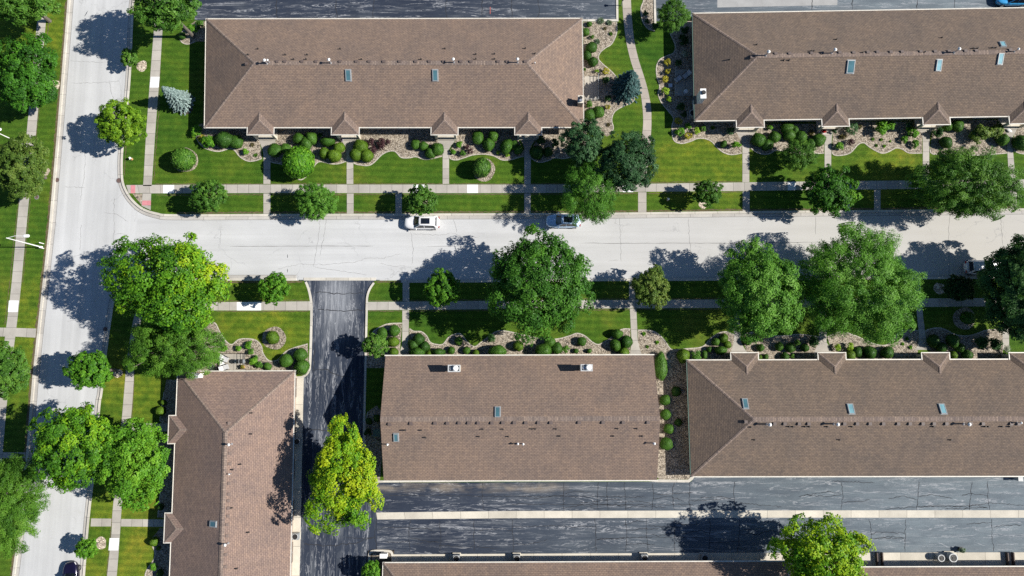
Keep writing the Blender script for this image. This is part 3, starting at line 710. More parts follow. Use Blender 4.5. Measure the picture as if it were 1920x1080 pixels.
# cracks: thin tar lines, slightly proud of the paving
def cracks(name, lines, z, mat, w, seed, wob=1.6, step=5.0):
    R = random.Random(seed)
    b = MB()
    for ln in lines:
        pts = []
        for (x0, y0), (x1, y1) in zip(ln[:-1], ln[1:]):
            n = max(2, int(math.hypot(x1 - x0, y1 - y0) / step))
            for k in range(n):
                t = k / n
                pts.append((x0 + (x1 - x0) * t + R.uniform(-wob, wob), y0 + (y1 - y0) * t + R.uniform(-wob, wob)))
        pts.append(ln[-1])
        W = xy(pts, z)
        ww = [w * R.uniform(0.5, 1.3) for _ in W]
        ww[0] = ww[-1] = w * 0.2
        A = [(p[0] + (a[0] - p[0]) * k, p[1] + (a[1] - p[1]) * k) for p, a, k in zip(W, offset(W, 1.0), ww)]
        B = [(p[0] + (a[0] - p[0]) * k, p[1] + (a[1] - p[1]) * k) for p, a, k in zip(W, offset(W, -1.0), ww)]
        for i in range(len(W) - 1):
            b.face([(*A[i], z), (*B[i], z), (*B[i + 1], z), (*A[i + 1], z)])
    return struct(b.build(name, mat))
R0 = random.Random(4)
lot_lines = []
for x, br in ((1058, 1), (1137, 0), (1172, 1), (1224, 1), (1293, 0), (1377, 1), (1578, 1), (1722, 1), (1853, 1), (1120, 0), (905, 0), (1262, 0), (1820, 0)):
    lot_lines.append([(x + R0.uniform(-2, 2), 902), (x + R0.uniform(-2, 2), 930), (x + R0.uniform(-3, 3), 957)])
    if br:
        for _ in range(3):
            y = R0.uniform(925, 955); d = R0.choice((-1, 1))
            lot_lines.append([(x, y), (x + d * R0.uniform(12, 40), y + R0.uniform(-8, 5)), (x + d * R0.uniform(45, 90), y + R0.uniform(-6, 6))])
for x in (705, 768, 826, 890, 962, 1117, 1173, 1214, 1264, 1330, 1384, 1460, 1632, 1696, 1862):
    lot_lines.append([(x + R0.uniform(-3, 3), 972), (x + R0.uniform(-3, 3), 1000), (x + R0.uniform(-2, 2), 1035)])
    for _ in range(2):
        y = R0.uniform(976, 1025); d = R0.choice((-1, 1))
        lot_lines.append([(x, y), (x + d * R0.uniform(10, 35), y + R0.uniform(-8, 5)), (x + d * R0.uniform(40, 75), y + R0.uniform(-6, 6))])
lot_lines += [[(700, 928), (900, 930), (1213, 932)], [(960, 945), (1130, 947), (1300, 946)], [(960, 988), (1060, 985)], [(1117, 1012), (1180, 1008), (1215, 1007), (1340, 1008)],
              [(1660, 955), (1720, 950), (1800, 950), (1860, 943), (1920, 948)], [(1560, 902), (1640, 905)]]
cracks('road_crack_line', lot_lines, 0.0125, M['crack'], 0.036, 1, 1.2, 3.5)
cracks('road_crack_line', [[(568, 1020), (620, 1024), (665, 1018), (705, 1005)], [(584, 695), (610, 692), (630, 702), (660, 708), (686, 707)], [(590, 548), (640, 551), (684, 550)], [(595, 580), (640, 583), (683, 581)],
                           [(590, 640), (588, 700)], [(575, 805), (640, 808), (678, 806)]], 0.0075, M['crack'], 0.05, 2)
cracks('road_crack_line', [[(160, 30), (165, 20)]] + [[(x, -10), (x + R0.uniform(-3, 3), 15), (x, 37)] for x in (520, 632, 700, 838, 905, 962, 1008)] + [[(x, -10), (x, 19)] for x in (1522, 1598, 1720, 1790)], ZB + 0.0055, M['crack'], 0.05, 3)
cracks('road_crack_line', [[(600, 405), (598, 440), (592, 475), (588, 500)], [(612, 405), (606, 450), (600, 480)], [(770, 435), (775, 470), (772, 496)], [(1160, 400), (1163, 440), (1165, 490)], [(1290, 410), (1293, 450), (1295, 485)],
                           [(775, 438), (820, 441), (850, 437), (870, 445), (900, 444)], [(850, 410), (856, 428), (856, 436)], [(520, 505), (560, 495), (610, 496), (665, 492), (690, 484), (720, 484), (750, 476)], [(590, 500), (620, 506), (690, 515)],
                           [(712, 494), (740, 500), (760, 497)], [(1780, 400), (1779, 430), (1780, 520)], [(1528, 405), (1530, 440)], [(1876, 400), (1880, 460)], [(214, 370), (214, 430), (212, 462)], [(152, 420), (150, 470)], [(160, 280), (158, 330), (150, 380)],
                           [(195, 398), (218, 402), (240, 415)], [(130, 114), (160, 116), (200, 117)], [(205, 150), (208, 175), (215, 186)], [(135, 156), (180, 155), (225, 152)], [(415, 430), (412, 460)], [(120, 350), (160, 352)], [(125, 602), (165, 600)],
                           [(240, 440), (225, 437), (215, 440)], [(1140, 490), (1160, 488)], [(1460, 410), (1500, 405)]], 0.006, M['crackpale'], 0.016, 5, 1.2, 4)
cracks('road_seam', [[(430, 462), (700, 461)], [(1090, 456), (1400, 456), (1640, 452)], [(800, 462), (870, 462)]], 0.006, M['crackpale'], 0.03, 6, 0.5, 12)
cracks('road_mark', [[(539, 477), (539, 484)], [(539, 504), (539, 511)]], 0.007, M['crack'], 0.05, 7, 0.2)

def worn(lines, seed, w=0.10):                        # ragged bare edges where turf meets kerb and walk
    cracks('worn_ground', lines, ZL + 0.0035, M['worn'], w, seed, 0.9, 3.0)
worn([[(p[0] - 1.8, p[1]) for p in WK[1:-1]]], 21, 0.20)
worn([[(x, y - 1.6) for x, y in ((330, 401), (475, 400), (650, 400), (960, 399), (1147, 398), (1385, 395), (1640, 393), (1915, 390))]], 22, 0.12)
worn([[(x, y + 1.6) for x, y in ((300, 527), (480, 527), (568, 527))], [(x, y + 1.6) for x, y in ((706, 527), (955, 526), (1345, 523), (1775, 520))]], 23, 0.12)
worn([[(243.5, 190), (236, 277), (233, 330)], [(291, 366), (480, 365), (960, 364.5), (1090, 364), (1392, 360)], [(290, 345), (490, 344.5), (960, 344.5), (1090, 344), (1392, 340)],
      [(405, 564.5), (580, 563)], [(405, 584), (580, 584)], [(690, 583.5), (1095, 581), (1720, 578)], [(690, 564), (1095, 560.5), (1700, 557.5)],
      [(288, 180), (280, 300), (277, 340)][::-1], [(302, 60), (297.5, 210), (288, 340)], [(92, 40), (84, 90), (69, 250), (42, 530)], [(49, 250), (34.5, 378), (9.5, 610)], [(252, 690), (247.5, 790)], [(210, 970), (200, 1080)]], 24, 0.055)
# ------------------------------------------------------------------ row houses
class Roof:
    """hip or gable roof over a rectangle given by its eave corners (plan), ridge along the longer axis"""
    def __init__(s, c, ez, slope, hips):
        s.c = [Vector((p[0], p[1])) for p in c]       # order: A0 A1 B1 B0, A and B the long eaves, 0 and 1 the ends
        s.ez, s.k = ez, slope
        A0, A1, B1, B0 = s.c
        s.w = ((A0 - B0).length + (A1 - B1).length) / 4
        m0, m1 = (A0 + B0) / 2, (A1 + B1) / 2
        d = (m1 - m0).normalized()
        s.r0 = m0 + d * s.w * hips[0]; s.r1 = m1 - d * s.w * hips[1]
        s.rz = ez + s.w * slope
        s.hips = hips
        s.d, s.m0, s.m1 = d, m0, m1
        s.n = Vector((-d.y, d.x))
        if (A0 - m0).dot(s.n) < 0: s.n = -s.n
    def z(s, x, y):
        p = Vector((x, y))
        h = s.rz - abs((p - s.m0).dot(s.n)) * s.k
        if s.hips[0]: h = min(h, s.ez + (p - s.m0).dot(s.d) * s.k)
        if s.hips[1]: h = min(h, s.ez + (s.m1 - p).dot(s.d) * s.k)
        return h
    def hit(s, px, py, lift=0.0):
        lo, hi = s.ez + lift - 0.5, s.rz + lift + 0.5
        for _ in range(40):
            h = (lo + hi) / 2
            q = P(px, py, h)
            if s.z(q[0], q[1]) + lift > h: lo = h
            else: hi = h
        q = P(px, py, (lo + hi) / 2)
        return (q[0], q[1], s.z(q[0], q[1]))
    def mesh(s, name, mat, parent):
        A0, A1, B1, B0 = s.c
        b = MB()
        def T(p, z): return (p.x, p.y, z)
        def sl(pts):                                   # uv: along the eave, up the slope
            e = (Vector(pts[1]) - Vector(pts[0])).normalized()
            nrm = (Vector(pts[1]) - Vector(pts[0])).cross(Vector(pts[2]) - Vector(pts[0])).normalized()
            f = nrm.cross(e)
            o = Vector((0, 0, s.ez))
            b.face(pts, [((Vector(p) - o).dot(e), (Vector(p) - Vector(pts[0])).dot(f)) for p in pts])
        z, r = s.ez, s.rz
        flip = (A1 - A0).cross(B0 - A0) < 0
        def add(pts): sl(pts[::-1] if flip and len(pts) == 3 else ([pts[1], pts[0], pts[3], pts[2]] if flip else pts))
        add([T(A0, z), T(A1, z), T(s.r1, r), T(s.r0, r)])
        add([T(B1, z), T(B0, z), T(s.r0, r), T(s.r1, r)])
        if s.hips[0]:
            t = [T(B0, z), T(A0, z), T(s.r0, r)]
            sl(t if not flip else [t[1], t[0], t[2]])
        if s.hips[1]:
            t = [T(A1, z), T(B1, z), T(s.r1, r)]
            sl(t if not flip else [t[1], t[0], t[2]])
        o = b.build(name, mat, parent)
        f = MB()                                       # soffit and fascia boards below the shingles
        th = 0.19
        cs = [A0, A1, B1, B0]
        f.face([T(p, z - th) for p in (cs if flip else cs[::-1])])
        for i in range(4):
            p, q = cs[i], cs[(i + 1) % 4]
            if not s.hips[0] and i == 3 or not s.hips[1] and i == 1:
                rr = s.r0 if i == 3 else s.r1
                f.face([T(p, z - th), T(q, z - th), T(q, z - 0.01), T(rr, r - 0.01), T(p, z - 0.01)])
            else:
                f.face([T(p, z - th), T(q, z - th), T(q, z - 0.01), T(p, z - 0.01)])
        f.build('fascia', M['trim'], parent)
        return o
def caps(roofobj, roof, mat):
    """tabbed ridge and hip shingles, a sub-part lying on the roof"""
    b = MB()
    def run(p, q, wd):
        p, q = Vector(p), Vector(q)
        d = (q - p).normalized(); side = d.cross(Vector((0, 0, 1))).normalized()
        L = (q - p).length
        dn = Vector((0, 0, -wd * 0.33)); up = Vector((0, 0, 0.022))
        for sg in (1, -1):
            a = [p + up, q + up, q + side * sg * wd + dn + up, p + side * sg * wd + dn + up]
            b.face([tuple(x) for x in (a if sg < 0 else a[::-1])], [(0, 0), (0, L), (wd, L), (wd, 0)] if sg < 0 else [(wd, 0), (wd, L), (0, L), (0, 0)])
    r0, r1 = (*roof.r0, roof.rz), (*roof.r1, roof.rz)
    run(r0, r1, 0.30)
    A0, A1, B1, B0 = [(*p, roof.ez + 0.02) for p in roof.c]
    if roof.hips[0]: run(A0, r0, 0.17); run(B0, r0, 0.17)
    if roof.hips[1]: run(A1, r1, 0.17); run(B1, r1, 0.17)
    o = b.build('ridge_cap', mat, roofobj)
    return o
def gutters(parent, roof, sides=(0, 1, 2, 3), width=0.14, mat='gutter'):
    c = roof.c
    ctr = sum(c, Vector((0, 0))) / 4
    for i in sides:
        p, q = c[i], c[(i + 1) % 4]
        d = (q - p).normalized(); n = Vector((d.y, -d.x))
        if n.dot((p + q) / 2 - ctr) < 0: n = -n
        b = MB()
        z1, z0 = roof.ez - 0.005, roof.ez - 0.13
        e = 0.14
        prof = [(0.004, z0), (width * 0.7, z0), (width, z1), (width - 0.025, z1), (width - 0.03, z1 - 0.03), (0.02, z1 - 0.03), (0.004, z1)]
        R = [[(*(pp + n * o), z) for o, z in prof] for pp in (p - d * e, q + d * e)]
        b.ring(R, sm=False)
        b.build('gutter', M[mat], parent)
def downspout(parent, x, y, z):
    b = MB(); b.box((x - 0.04, y - 0.04, 0.14), (x + 0.04, y + 0.04, z)); b.build('downspout', M['gutter'], parent)
def hip_porch(parent, roof, pxl, pxr, pyf, side, mat, vert=False):
    """small hipped entry roof that pushes out of the long eave; its valley sits on the main roof. side +1 = away from A eave outward"""
    ez = roof.ez + 0.03
    if not vert: L, Rr = P(pxl, pyf, ez), P(pxr, pyf, ez)
    else: L, Rr = P(pyf, pxl, ez), P(pyf, pxr, ez)
    L, Rr = Vector(L[:2]), Vector(Rr[:2])
    n = roof.n * side                                  # outward
    d = (Rr - L); d = (d - n * d.dot(n)); w = d.length / 2; d.normalize()
    mid = (L + Rr) / 2
    out = (mid - roof.m0).dot(n)                       # distance of the porch eave from the ridge line
    main = roof.w
    proj = out - main
    def W(a, o, z): return (*(mid + d * a - n * (out - o)), z)
    pk = ez + w * roof.k
    back = main - w                                    # ridge meets the main slope there
    FL, FR, PL_, PR = W(-w, out, ez), W(w, out, ez), W(-w, main, ez), W(w, main, ez)
    RF, RB = W(0, out - w, pk), W(0, back - 0.12, pk)
    b = MB()
    def quad(pts, e0, e1):
        e = (Vector(e1) - Vector(e0)).normalized()
        nr = (Vector(pts[1]) - Vector(pts[0])).cross(Vector(pts[2]) - Vector(pts[0])).normalized()
        if nr.z < 0: pts = pts[::-1]; nr = -nr
        f = nr.cross(e)
        b.face(pts, [((Vector(p) - Vector(e0)).dot(e), (Vector(p) - Vector(e0)).dot(f)) for p in pts])
    quad([FL, FR, RF], FL, FR)
    quad([FR, PR, RB, RF], FR, PR)
    quad([PL_, FL, RF, RB], PL_, FL)
    o = b.build('porch_roof', mat, parent)
    c = MB()
    for a, q in ((FL, RF), (FR, RF), (RF, RB)):
        p, q = Vector(a), Vector(q)
        dd = (q - p).normalized(); sd_ = dd.cross(Vector((0, 0, 1))).normalized()
        for sg in (1, -1):
            wd = 0.13
            f = [p, q, q + sd_ * sg * wd - Vector((0, 0, wd * 0.33)), p + sd_ * sg * wd - Vector((0, 0, wd * 0.33))]
            f = [tuple(v + Vector((0, 0, 0.02))) for v in f]
            ln = (q - p).length
            c.face(f if sg < 0 else f[::-1], [(0, 0), (0, ln), (wd, ln), (wd, 0)] if sg < 0 else [(wd, 0), (wd, ln), (0, ln), (0, 0)])
    c.build('ridge_cap', M['ridge'], o)
    th = 0.16
    f = MB()
    lo = [W(-w, main - 0.3, ez - th), W(-w, out, ez - th), W(w, out, ez - th), W(w, main - 0.3, ez - th)]
    f.face(lo)
    for p, q in zip(lo[:-1], lo[1:]):
        f.face([p, q, (q[0], q[1], ez - 0.008), (p[0], p[1], ez - 0.008)])
    f.build('porch_fascia', M['trim'], parent)
    g = MB()
    wd = 0.12
    for (a0, o0), (a1, o1), (na, no) in (((-w - wd, out), (w + wd, out), (0, 1)), ((-w, main), (-w, out), (-1, 0)), ((w, out), (w, main), (1, 0))):
        p0, p1 = W(a0, o0, ez), W(a1, o1, ez)
        nn = d * na + n * no
        prof = [(0.004, ez - 0.13), (wd * 0.7, ez - 0.13), (wd, ez - 0.005), (0.004, ez - 0.005)]
        g.ring([[(pp[0] + nn.x * k, pp[1] + nn.y * k, z) for k, z in prof] for pp in (p0, p1)], sm=False)
    g.build('porch_gutter', M['gutter'], parent)
    s = MB()                                           # entry: slab, posts and door
    q = [W(-w + 0.35, main - 0.75, 0), W(-w + 0.35, out - 0.1, 0), W(w - 0.35, out - 0.1, 0), W(w - 0.35, main - 0.75, 0)]
    s.slab([(p[0], p[1]) for p in q], 0.1, 0.30)
    s.build('porch_step', M['apron'], parent)
    for a in (-w + 0.45, w - 0.45):
        s = MB()
        c0 = [W(a - 0.15, out - 0.45, 0), W(a + 0.15, out - 0.45, 0), W(a + 0.15, out - 0.15, 0), W(a - 0.15, out - 0.15, 0)]
        s.slab([(p[0], p[1]) for p in c0], 0.25, ez - th + 0.02)
        s.build('porch_post', M['trim'], parent)
    s = MB()
    c0 = [W(-0.5, main - 0.70, 0), W(0.5, main - 0.70, 0), W(0.5, main - 0.55, 0), W(-0.5, main - 0.55, 0)]
    s.slab([(p[0], p[1]) for p in c0], 0.30, 2.4)
    dr = s.build('door', M['door'], parent)
    s = MB(); hp = W(0.36, main - 0.53, 1.3); s.tube((hp[0], hp[1], 1.25), (hp[0], hp[1], 1.38), 0.025); s.build('door_handle', M['galv'], dr)
    return o
def walls(parent, roof, inset=0.55):
    A0, A1, B1, B0 = roof.c
    d, n = roof.d, roof.n
    q = [A0 + d * inset - n * inset, A1 - d * inset - n * inset, B1 - d * inset + n * inset, B0 + d * inset + n * inset]
    b = MB()
    top = roof.ez - 0.14
    b.slab([(p.x, p.y) for p in q], 0.0, top)
    for e, (hip, p, r_, t) in enumerate(((roof.hips[0], q[0], roof.m0 + d * inset, q[3]), (roof.hips[1], q[1], roof.m1 - d * inset, q[2]))):
        if not hip:
            s = d * (0.06 if e == 0 else -0.06)
            zt = roof.rz - 0.25
            f = [(p.x, p.y, top - 0.1), (t.x, t.y, top - 0.1), (r_.x, r_.y, zt)]
            g = [(p.x + s.x, p.y + s.y, top - 0.1), (t.x + s.x, t.y + s.y, top - 0.1), (r_.x + s.x, r_.y + s.y, zt)]
            b.face(f); b.face(g[::-1])
    b.build('wall', M['brick'], parent)
    return q
def openings(parent, p, q, outward, kinds, mat_d='garage'):
    """kinds: list of (fraction along p->q, 'window'|'garage') placed proud of the wall"""
    p, q, nn = Vector(p), Vector(q), Vector(outward)
    d = (q - p).normalized(); L = (q - p).length
    for t, kind in kinds:
        c = p + d * L * t
        w, z0, z1 = (0.75, 0.95, 2.2) if kind == 'window' else (1.25, 0.14, 2.25)
        def S(a0, a1, o0, o1, zz0, zz1, name, mat, par):
            b = MB()
            b.slab([tuple(c + d * a + nn * o) for a, o in ((a0, o0), (a1, o0), (a1, o1), (a0, o1))], zz0, zz1)
            return b.build(name, mat, par)
        if kind == 'window':
            fr = S(-w - 0.08, w + 0.08, 0.003, 0.05, z0 - 0.08, z1 + 0.08, 'window', M['white'], parent)
            S(-w, w, 0.051, 0.06, z0, z1, 'pane', M['winglass'], fr)
            S(-w - 0.12, w + 0.12, 0.051, 0.14, z0 - 0.13, z0 - 0.081, 'sill', M['apron'], fr)
        else:
            fr = S(-w, w, 0.003, 0.05, z0, z1, 'garage_door', M[mat_d], parent)
            for k in range(1, 4): S(-w, w, 0.051, 0.062, z0 + (z1 - z0) * k / 4 - 0.02, z0 + (z1 - z0) * k / 4 + 0.02, 'panel_rib', M['brown'], fr)
            S(-0.12, 0.12, 0.051, 0.09, z0 + 0.25, z0 + 0.30, 'handle', M['galv'], fr)

# roof furniture, one shared mesh of each kind
def vent_meshes():
    b = MB(); b.box((-0.17, -0.15, -0.10), (0.17, 0.15, 0.16)); b.box((-0.22, -0.20, 0.162), (0.22, 0.20, 0.20)); b.box((-0.26, -0.26, -0.10), (0.26, 0.26, 0.0))
    v = b.mesh('roof_vent', M['vent']); vp = b.mesh('roof_vent', M['ventpale'])
    b = MB(); b.tube((0, 0, -0.1), (0, 0, 0.30), 0.075, n=10); b.tube((0, 0, -0.1), (0, 0, 0.06), 0.15, 0.09, n=10)
    p = b.mesh('vent_pipe', M['pipe'])
    b = MB(); b.tube((0, 0, -0.25), (0, 0, 0.95), 0.085, n=12); b.tube((0, 0, -0.1), (0, 0, 0.08), 0.2, 0.11, n=12)
    f = b.mesh('flue_pipe', M['galv'])
    b = MB(); b.tube((0, 0, 0.95), (0, 0, 1.02), 0.17, 0.2, n=14); b.tube((0, 0, 1.02), (0, 0, 1.16), 0.2, 0.06, n=14)
    c = b.mesh('flue_cap', M['white'])
    return v, vp, p, f, c
VENT, VENTPALE, PIPE, FLUE, FCAP = vent_meshes()
def put(name, me, par, loc, rz=0.0, sc=1.0):
    o = link(bpy.data.objects.new(name, me)); o.parent = par
    r = root_loc(par)
    o.location = tuple(a - b for a, b in zip(loc, r)); o.rotation_euler = (0, 0, rz); o.scale = (sc,) * 3
    return o
def furniture(parent, roofobj, roof, vents=(), pipes=(), flues=(), vert=False):
    rz = rad(90) if vert else 0
    for x, y in vents: put('roof_vent', VENTPALE if vert else VENT, roofobj, roof.hit(x, y, 0.16), rz, 0.8 if vert else 0.9)
    for x, y in pipes: put('vent_pipe', PIPE, roofobj, roof.hit(x, y, 0.3))
    for q in flues:
        s = q[2] if len(q) > 2 else 1.0
        h = roof.hit(q[0], q[1], 1.1 * s)
        o = put('flue_pipe', FLUE, roofobj, h, 0, s)
        c = link(bpy.data.objects.new('flue_cap', FCAP)); c.parent = parent
        c.location = o.location; c.scale = (s,) * 3
def skylight(parent, roof, px, py, wpx, hpx, pane='skyblue', raise_=0.16):
    """frame follows the slope; pane is its own sub-part"""
    c = Vector(roof.hit(px, py, 0.05))
    s = pxm(px, py, c.z)
    e = 0.05
    gx = (roof.z(c.x + e, c.y) - roof.z(c.x - e, c.y)) / (2 * e); gy = (roof.z(c.x, c.y + e) - roof.z(c.x, c.y - e)) / (2 * e)
    X = Vector((1, 0, gx)).normalized(); Y = Vector((0, 1, gy)).normalized(); Z = X.cross(Y).normalized()
    w, h = wpx / s / 2, hpx / s / 2 / 0.93
    def bx(b, a0, a1, b0, b1, z0, z1):
        pt = lambda a, bb, z: tuple(c + X * a + Y * bb + Z * z)
        R = [[pt(a0, b0, z), pt(a1, b0, z), pt(a1, b1, z), pt(a0, b1, z)] for z in (z0, z1)]
        b.ring(R, sm=False)
    b = MB(); t = 0.09
    bx(b, -w, -w + t, -h, h, -0.05, raise_); bx(b, w - t, w, -h, h, -0.05, raise_); bx(b, -w + t, w - t, -h, -h + t, -0.05, raise_); bx(b, -w + t, w - t, h - t, h, -0.05, raise_)
    bx(b, -w - 0.07, w + 0.07, -h - 0.07, h + 0.07, -0.08, 0.025)
    f = b.build('skylight', M['grey'], parent)
    b = MB(); bx(b, -w + t, w - t, -h + t, h - t, 0.03, raise_ - 0.02)
    b.build('pane', M[pane], f)
def root_of(o):
    while o.parent: o = o.parent
    return o
def chimney(parent, roof, x0, y0, x1, y1, top, mat, flues=(), capmat='white', capz=0.10, rim=False):
    """px rectangle of the chimney's top face, at world height top"""
    a, c = P(x0, y0, top), P(x1, y1, top)
    lo, hi = (min(a[0], c[0]), min(a[1], c[1])), (max(a[0], c[0]), max(a[1], c[1]))
    zb = min(roof.z(x, y) for x in (lo[0], hi[0]) for y in (lo[1], hi[1])) - 0.3
    zb = min(zb, roof.ez - 2.0) if zb < roof.ez else zb
    b = MB(); b.box((lo[0], lo[1], zb), (hi[0], hi[1], top - capz))
    ch = b.build('chimney', M[mat], parent)
    b = MB(); e = 0.07
    b.box((lo[0] - e, lo[1] - e, top - capz + 0.001), (hi[0] + e, hi[1] + e, top))
    cp = b.build('chimney_cap', M[capmat], ch)
    if rim:
        b = MB(); x0_, y0_, x1_, y1_ = lo[0] - e, lo[1] - e, hi[0] + e, hi[1] + e; t = 0.13
        for l_, h_ in (((x0_, y0_), (x1_, y0_ + t)), ((x0_, y1_ - t), (x1_, y1_)), ((x0_, y0_ + t), (x0_ + t, y1_ - t)), ((x1_ - t, y0_ + t), (x1_, y1_ - t))):
            b.box((*l_, top + 0.001), (*h_, top + 0.18))
        cp.data.materials[0] = M['grey']
        ob = b.build('chimney_rim', M['lightgrey'], root_of(ch))
    for fx, fy, r, h, m in flues:
        q = P(fx, fy, top + h)
        b = MB(); b.tube((q[0], q[1], top - 0.02), (q[0], q[1], top + h), r, n=14); b.tube((q[0], q[1], top + h + 0.002), (q[0], q[1], top + h + 0.1), r * 1.5, r * 1.1, n=14)
        b.build('flue', M[m], ch)
    return ch
def house(label, A0, A1, B1, B0, ez, hips, k=0.395, mat='shingle', gut=(0, 1, 2, 3), endgut='gutter'):
    c = [P(x, y, ez) for x, y in (A0, A1, B1, B0)]
    ctr = (sum(p[0] for p in c) / 4, sum(p[1] for p in c) / 4, 0)
    root = empty('row_house', ctr, label, 'house', 'brown-roofed row houses')
    r = Roof(c, ez, k, hips)
    ro = r.mesh('roof', M[mat], root)
    caps(ro, r, M['ridge'])
    gutters(root, r, [s for s in gut if s in (0, 2)])
    gutters(root, r, [s for s in gut if s in (1, 3)], 0.12, endgut)
    return root, ro, r
def spread(n, a=0.04, b=0.96): return [a + (b - a) * i / (n - 1) for i in range(n)]
Y = lambda y, xs: [(x, y) for x in xs]

# upper row, behind the parked cars
EZ = 2.75
h, ro, r = house('long brown-hipped row house with four front porch gables, behind the two parked cars', (384, 238.5), (1094, 238), (1091, 35), (387, 36), EZ, (1, 1))
q = walls(h, r)
for x0, x1 in ((464, 512.5), (622, 672.5), (809, 858), (966, 1015)): hip_porch(h, r, x0, x1, 252, 1, M['shingle'])
openings(h, q[0], q[1], r.n, [(t, 'window') for t in (0.04, 0.08, 0.22, 0.30, 0.44, 0.52, 0.55, 0.68, 0.76, 0.90, 0.95)])
openings(h, q[3], q[2], -r.n, [(t, 'garage') for t in spread(8)])
furniture(h, ro, r, Y(115, (519.5, 534, 566, 592.5, 637.5, 668, 692, 719.5, 749.5, 779.5, 805, 832, 864, 883, 934, 951, 985)) + [(462, 119)],
          [(482.5, 90), (534, 101), (575, 101), (573, 109.5), (549.5, 109.5), (637, 90), (677, 109.5), (789, 109.5), (834, 89.5), (892, 100), (927, 99.5), (892, 109), (927, 109), (985, 89), (1003, 99), (464, 101)],
          [(495, 112), (501, 112, 0.7), (616, 111), (849.5, 110), (970.5, 110), (1003, 117, 0.4)])
skylight(ro, r, 653, 141, 10, 19, 'skyglass'); skylight(ro, r, 816, 141, 10, 19, 'skyglass')
chimney(h, r, 1084.5, 179.5, 1093.5, 192, 4.6, 'brick', ((1089, 183, 0.16, 0.25, 'dark'), (1089, 188, 0.16, 0.2, 'galv')), 'apron')

h, ro, r = house('darker brown row house with a tall white chimney and blue skylights behind the winding path', (1303, 226), (2052, 215), (2046, 13), (1299, 25.5), EZ, (1, 1), 0.395, 'shingle_dark', (0, 1, 2, 3), 'green_box')
q = walls(h, r)
for x0, x1, y in ((1382, 1432.5, 238), (1542.5, 1592, 236), (1732, 1781.5, 233), (1894, 1944, 231)): hip_porch(h, r, x0, x1, y, 1, M['shingle_dark'])
openings(h, q[0], q[1], r.n, [(t, 'window') for t in (0.04, 0.08, 0.24, 0.29, 0.45, 0.52, 0.68, 0.74, 0.93)])
openings(h, q[3], q[2], -r.n, [(t, 'garage') for t in spread(8)])
furniture(h, ro, r, [(1455, 100), (1481, 100), (1522, 99), (1542, 99), (1575, 98), (1601, 98), (1628, 97.5), (1646, 97), (1671, 97), (1692, 96.5), (1727, 96), (1754, 96), (1780, 95.5), (1811, 95), (1831, 94.5), (1895, 93), (1410, 107)],
          [(1570, 72), (1768, 69), (1522, 94), (1527, 94), (1619, 97), (1736, 96), (1827, 89), (1835, 89), (1862, 88), (1869, 88), (1471, 111), (1481, 111), (1420, 82), (1369, 110)],
          [(1442, 96, 1.1), (1567, 92, 1.1), (1800, 90.5, 1.1), (1911, 91, 0.8)])
skylight(ro, r, 1595, 125, 14, 22, 'skyglass'); skylight(ro, r, 1760.5, 122, 10, 19); skylight(ro, r, 1876, 110, 10, 19); skylight(ro, r, 1880, 83, 10, 12)
chimney(h, r, 1314, 167, 1323.5, 183.5, 5.0, 'white', ((1319.5, 173, 0.2, 0.16, 'dark'),))

# two chimney gable house
EZB = 3.9
h, ro, r = house('brown gable-ended house with two square chimney stacks, between driveway and gravel court', (723, 667.5), (1225, 666), (1232, 900), (719.5, 901), EZB, (0, 0), 0.385, 'shingle', (0, 2))
q = walls(h, r, 0.3)
openings(h, q[0], q[1], r.n, [(t, 'window') for t in (0.1, 0.17, 0.35, 0.42, 0.6, 0.68, 0.84, 0.92)])
openings(h, q[3], q[2], -r.n, [(t, 'garage') for t in spread(7)])
furniture(h, ro, r, [(730, 795), (770.5, 794), (815.5, 793.5), (839, 793.5), (861, 793), (879, 793), (897, 793), (922.5, 793), (943, 792.5), (964.5, 792.5), (986, 792.5), (1010, 792.5), (1033, 792.5), (1086, 792), (1131, 792), (1169, 792), (1215.5, 792)],
          [(754, 807), (759, 807), (789, 807), (797, 820.5), (905, 805), (898, 819), (943, 805), (953, 819), (997.5, 804.5), (1004, 804.5), (1043, 804.5), (1050, 818), (1159, 804), (1151, 818), (1195, 804), (1205, 818), (960, 832)],
          [(726, 834, 0.7), (971, 832.5, 0.7), (981, 833, 0.7), (1227.5, 832, 0.8)])
skylight(ro, r, 933, 773, 10, 19, 'skyglass'); skylight(ro, r, 742.5, 820, 9, 15, 'skyglass')
chimney(h, r, 841, 685, 862, 696.5, 6.35, 'siding', ((846, 691, 0.17, 0.14, 'grey'), (854, 690.5, 0.24, 0.45, 'white')), 'grey', 0.1, True)
chimney(h, r, 1089.5, 684, 1110, 695, 6.35, 'siding', ((1095, 689.5, 0.18, 0.16, 'galv'), (1104, 689, 0.26, 0.45, 'white')), 'grey', 0.1, True)

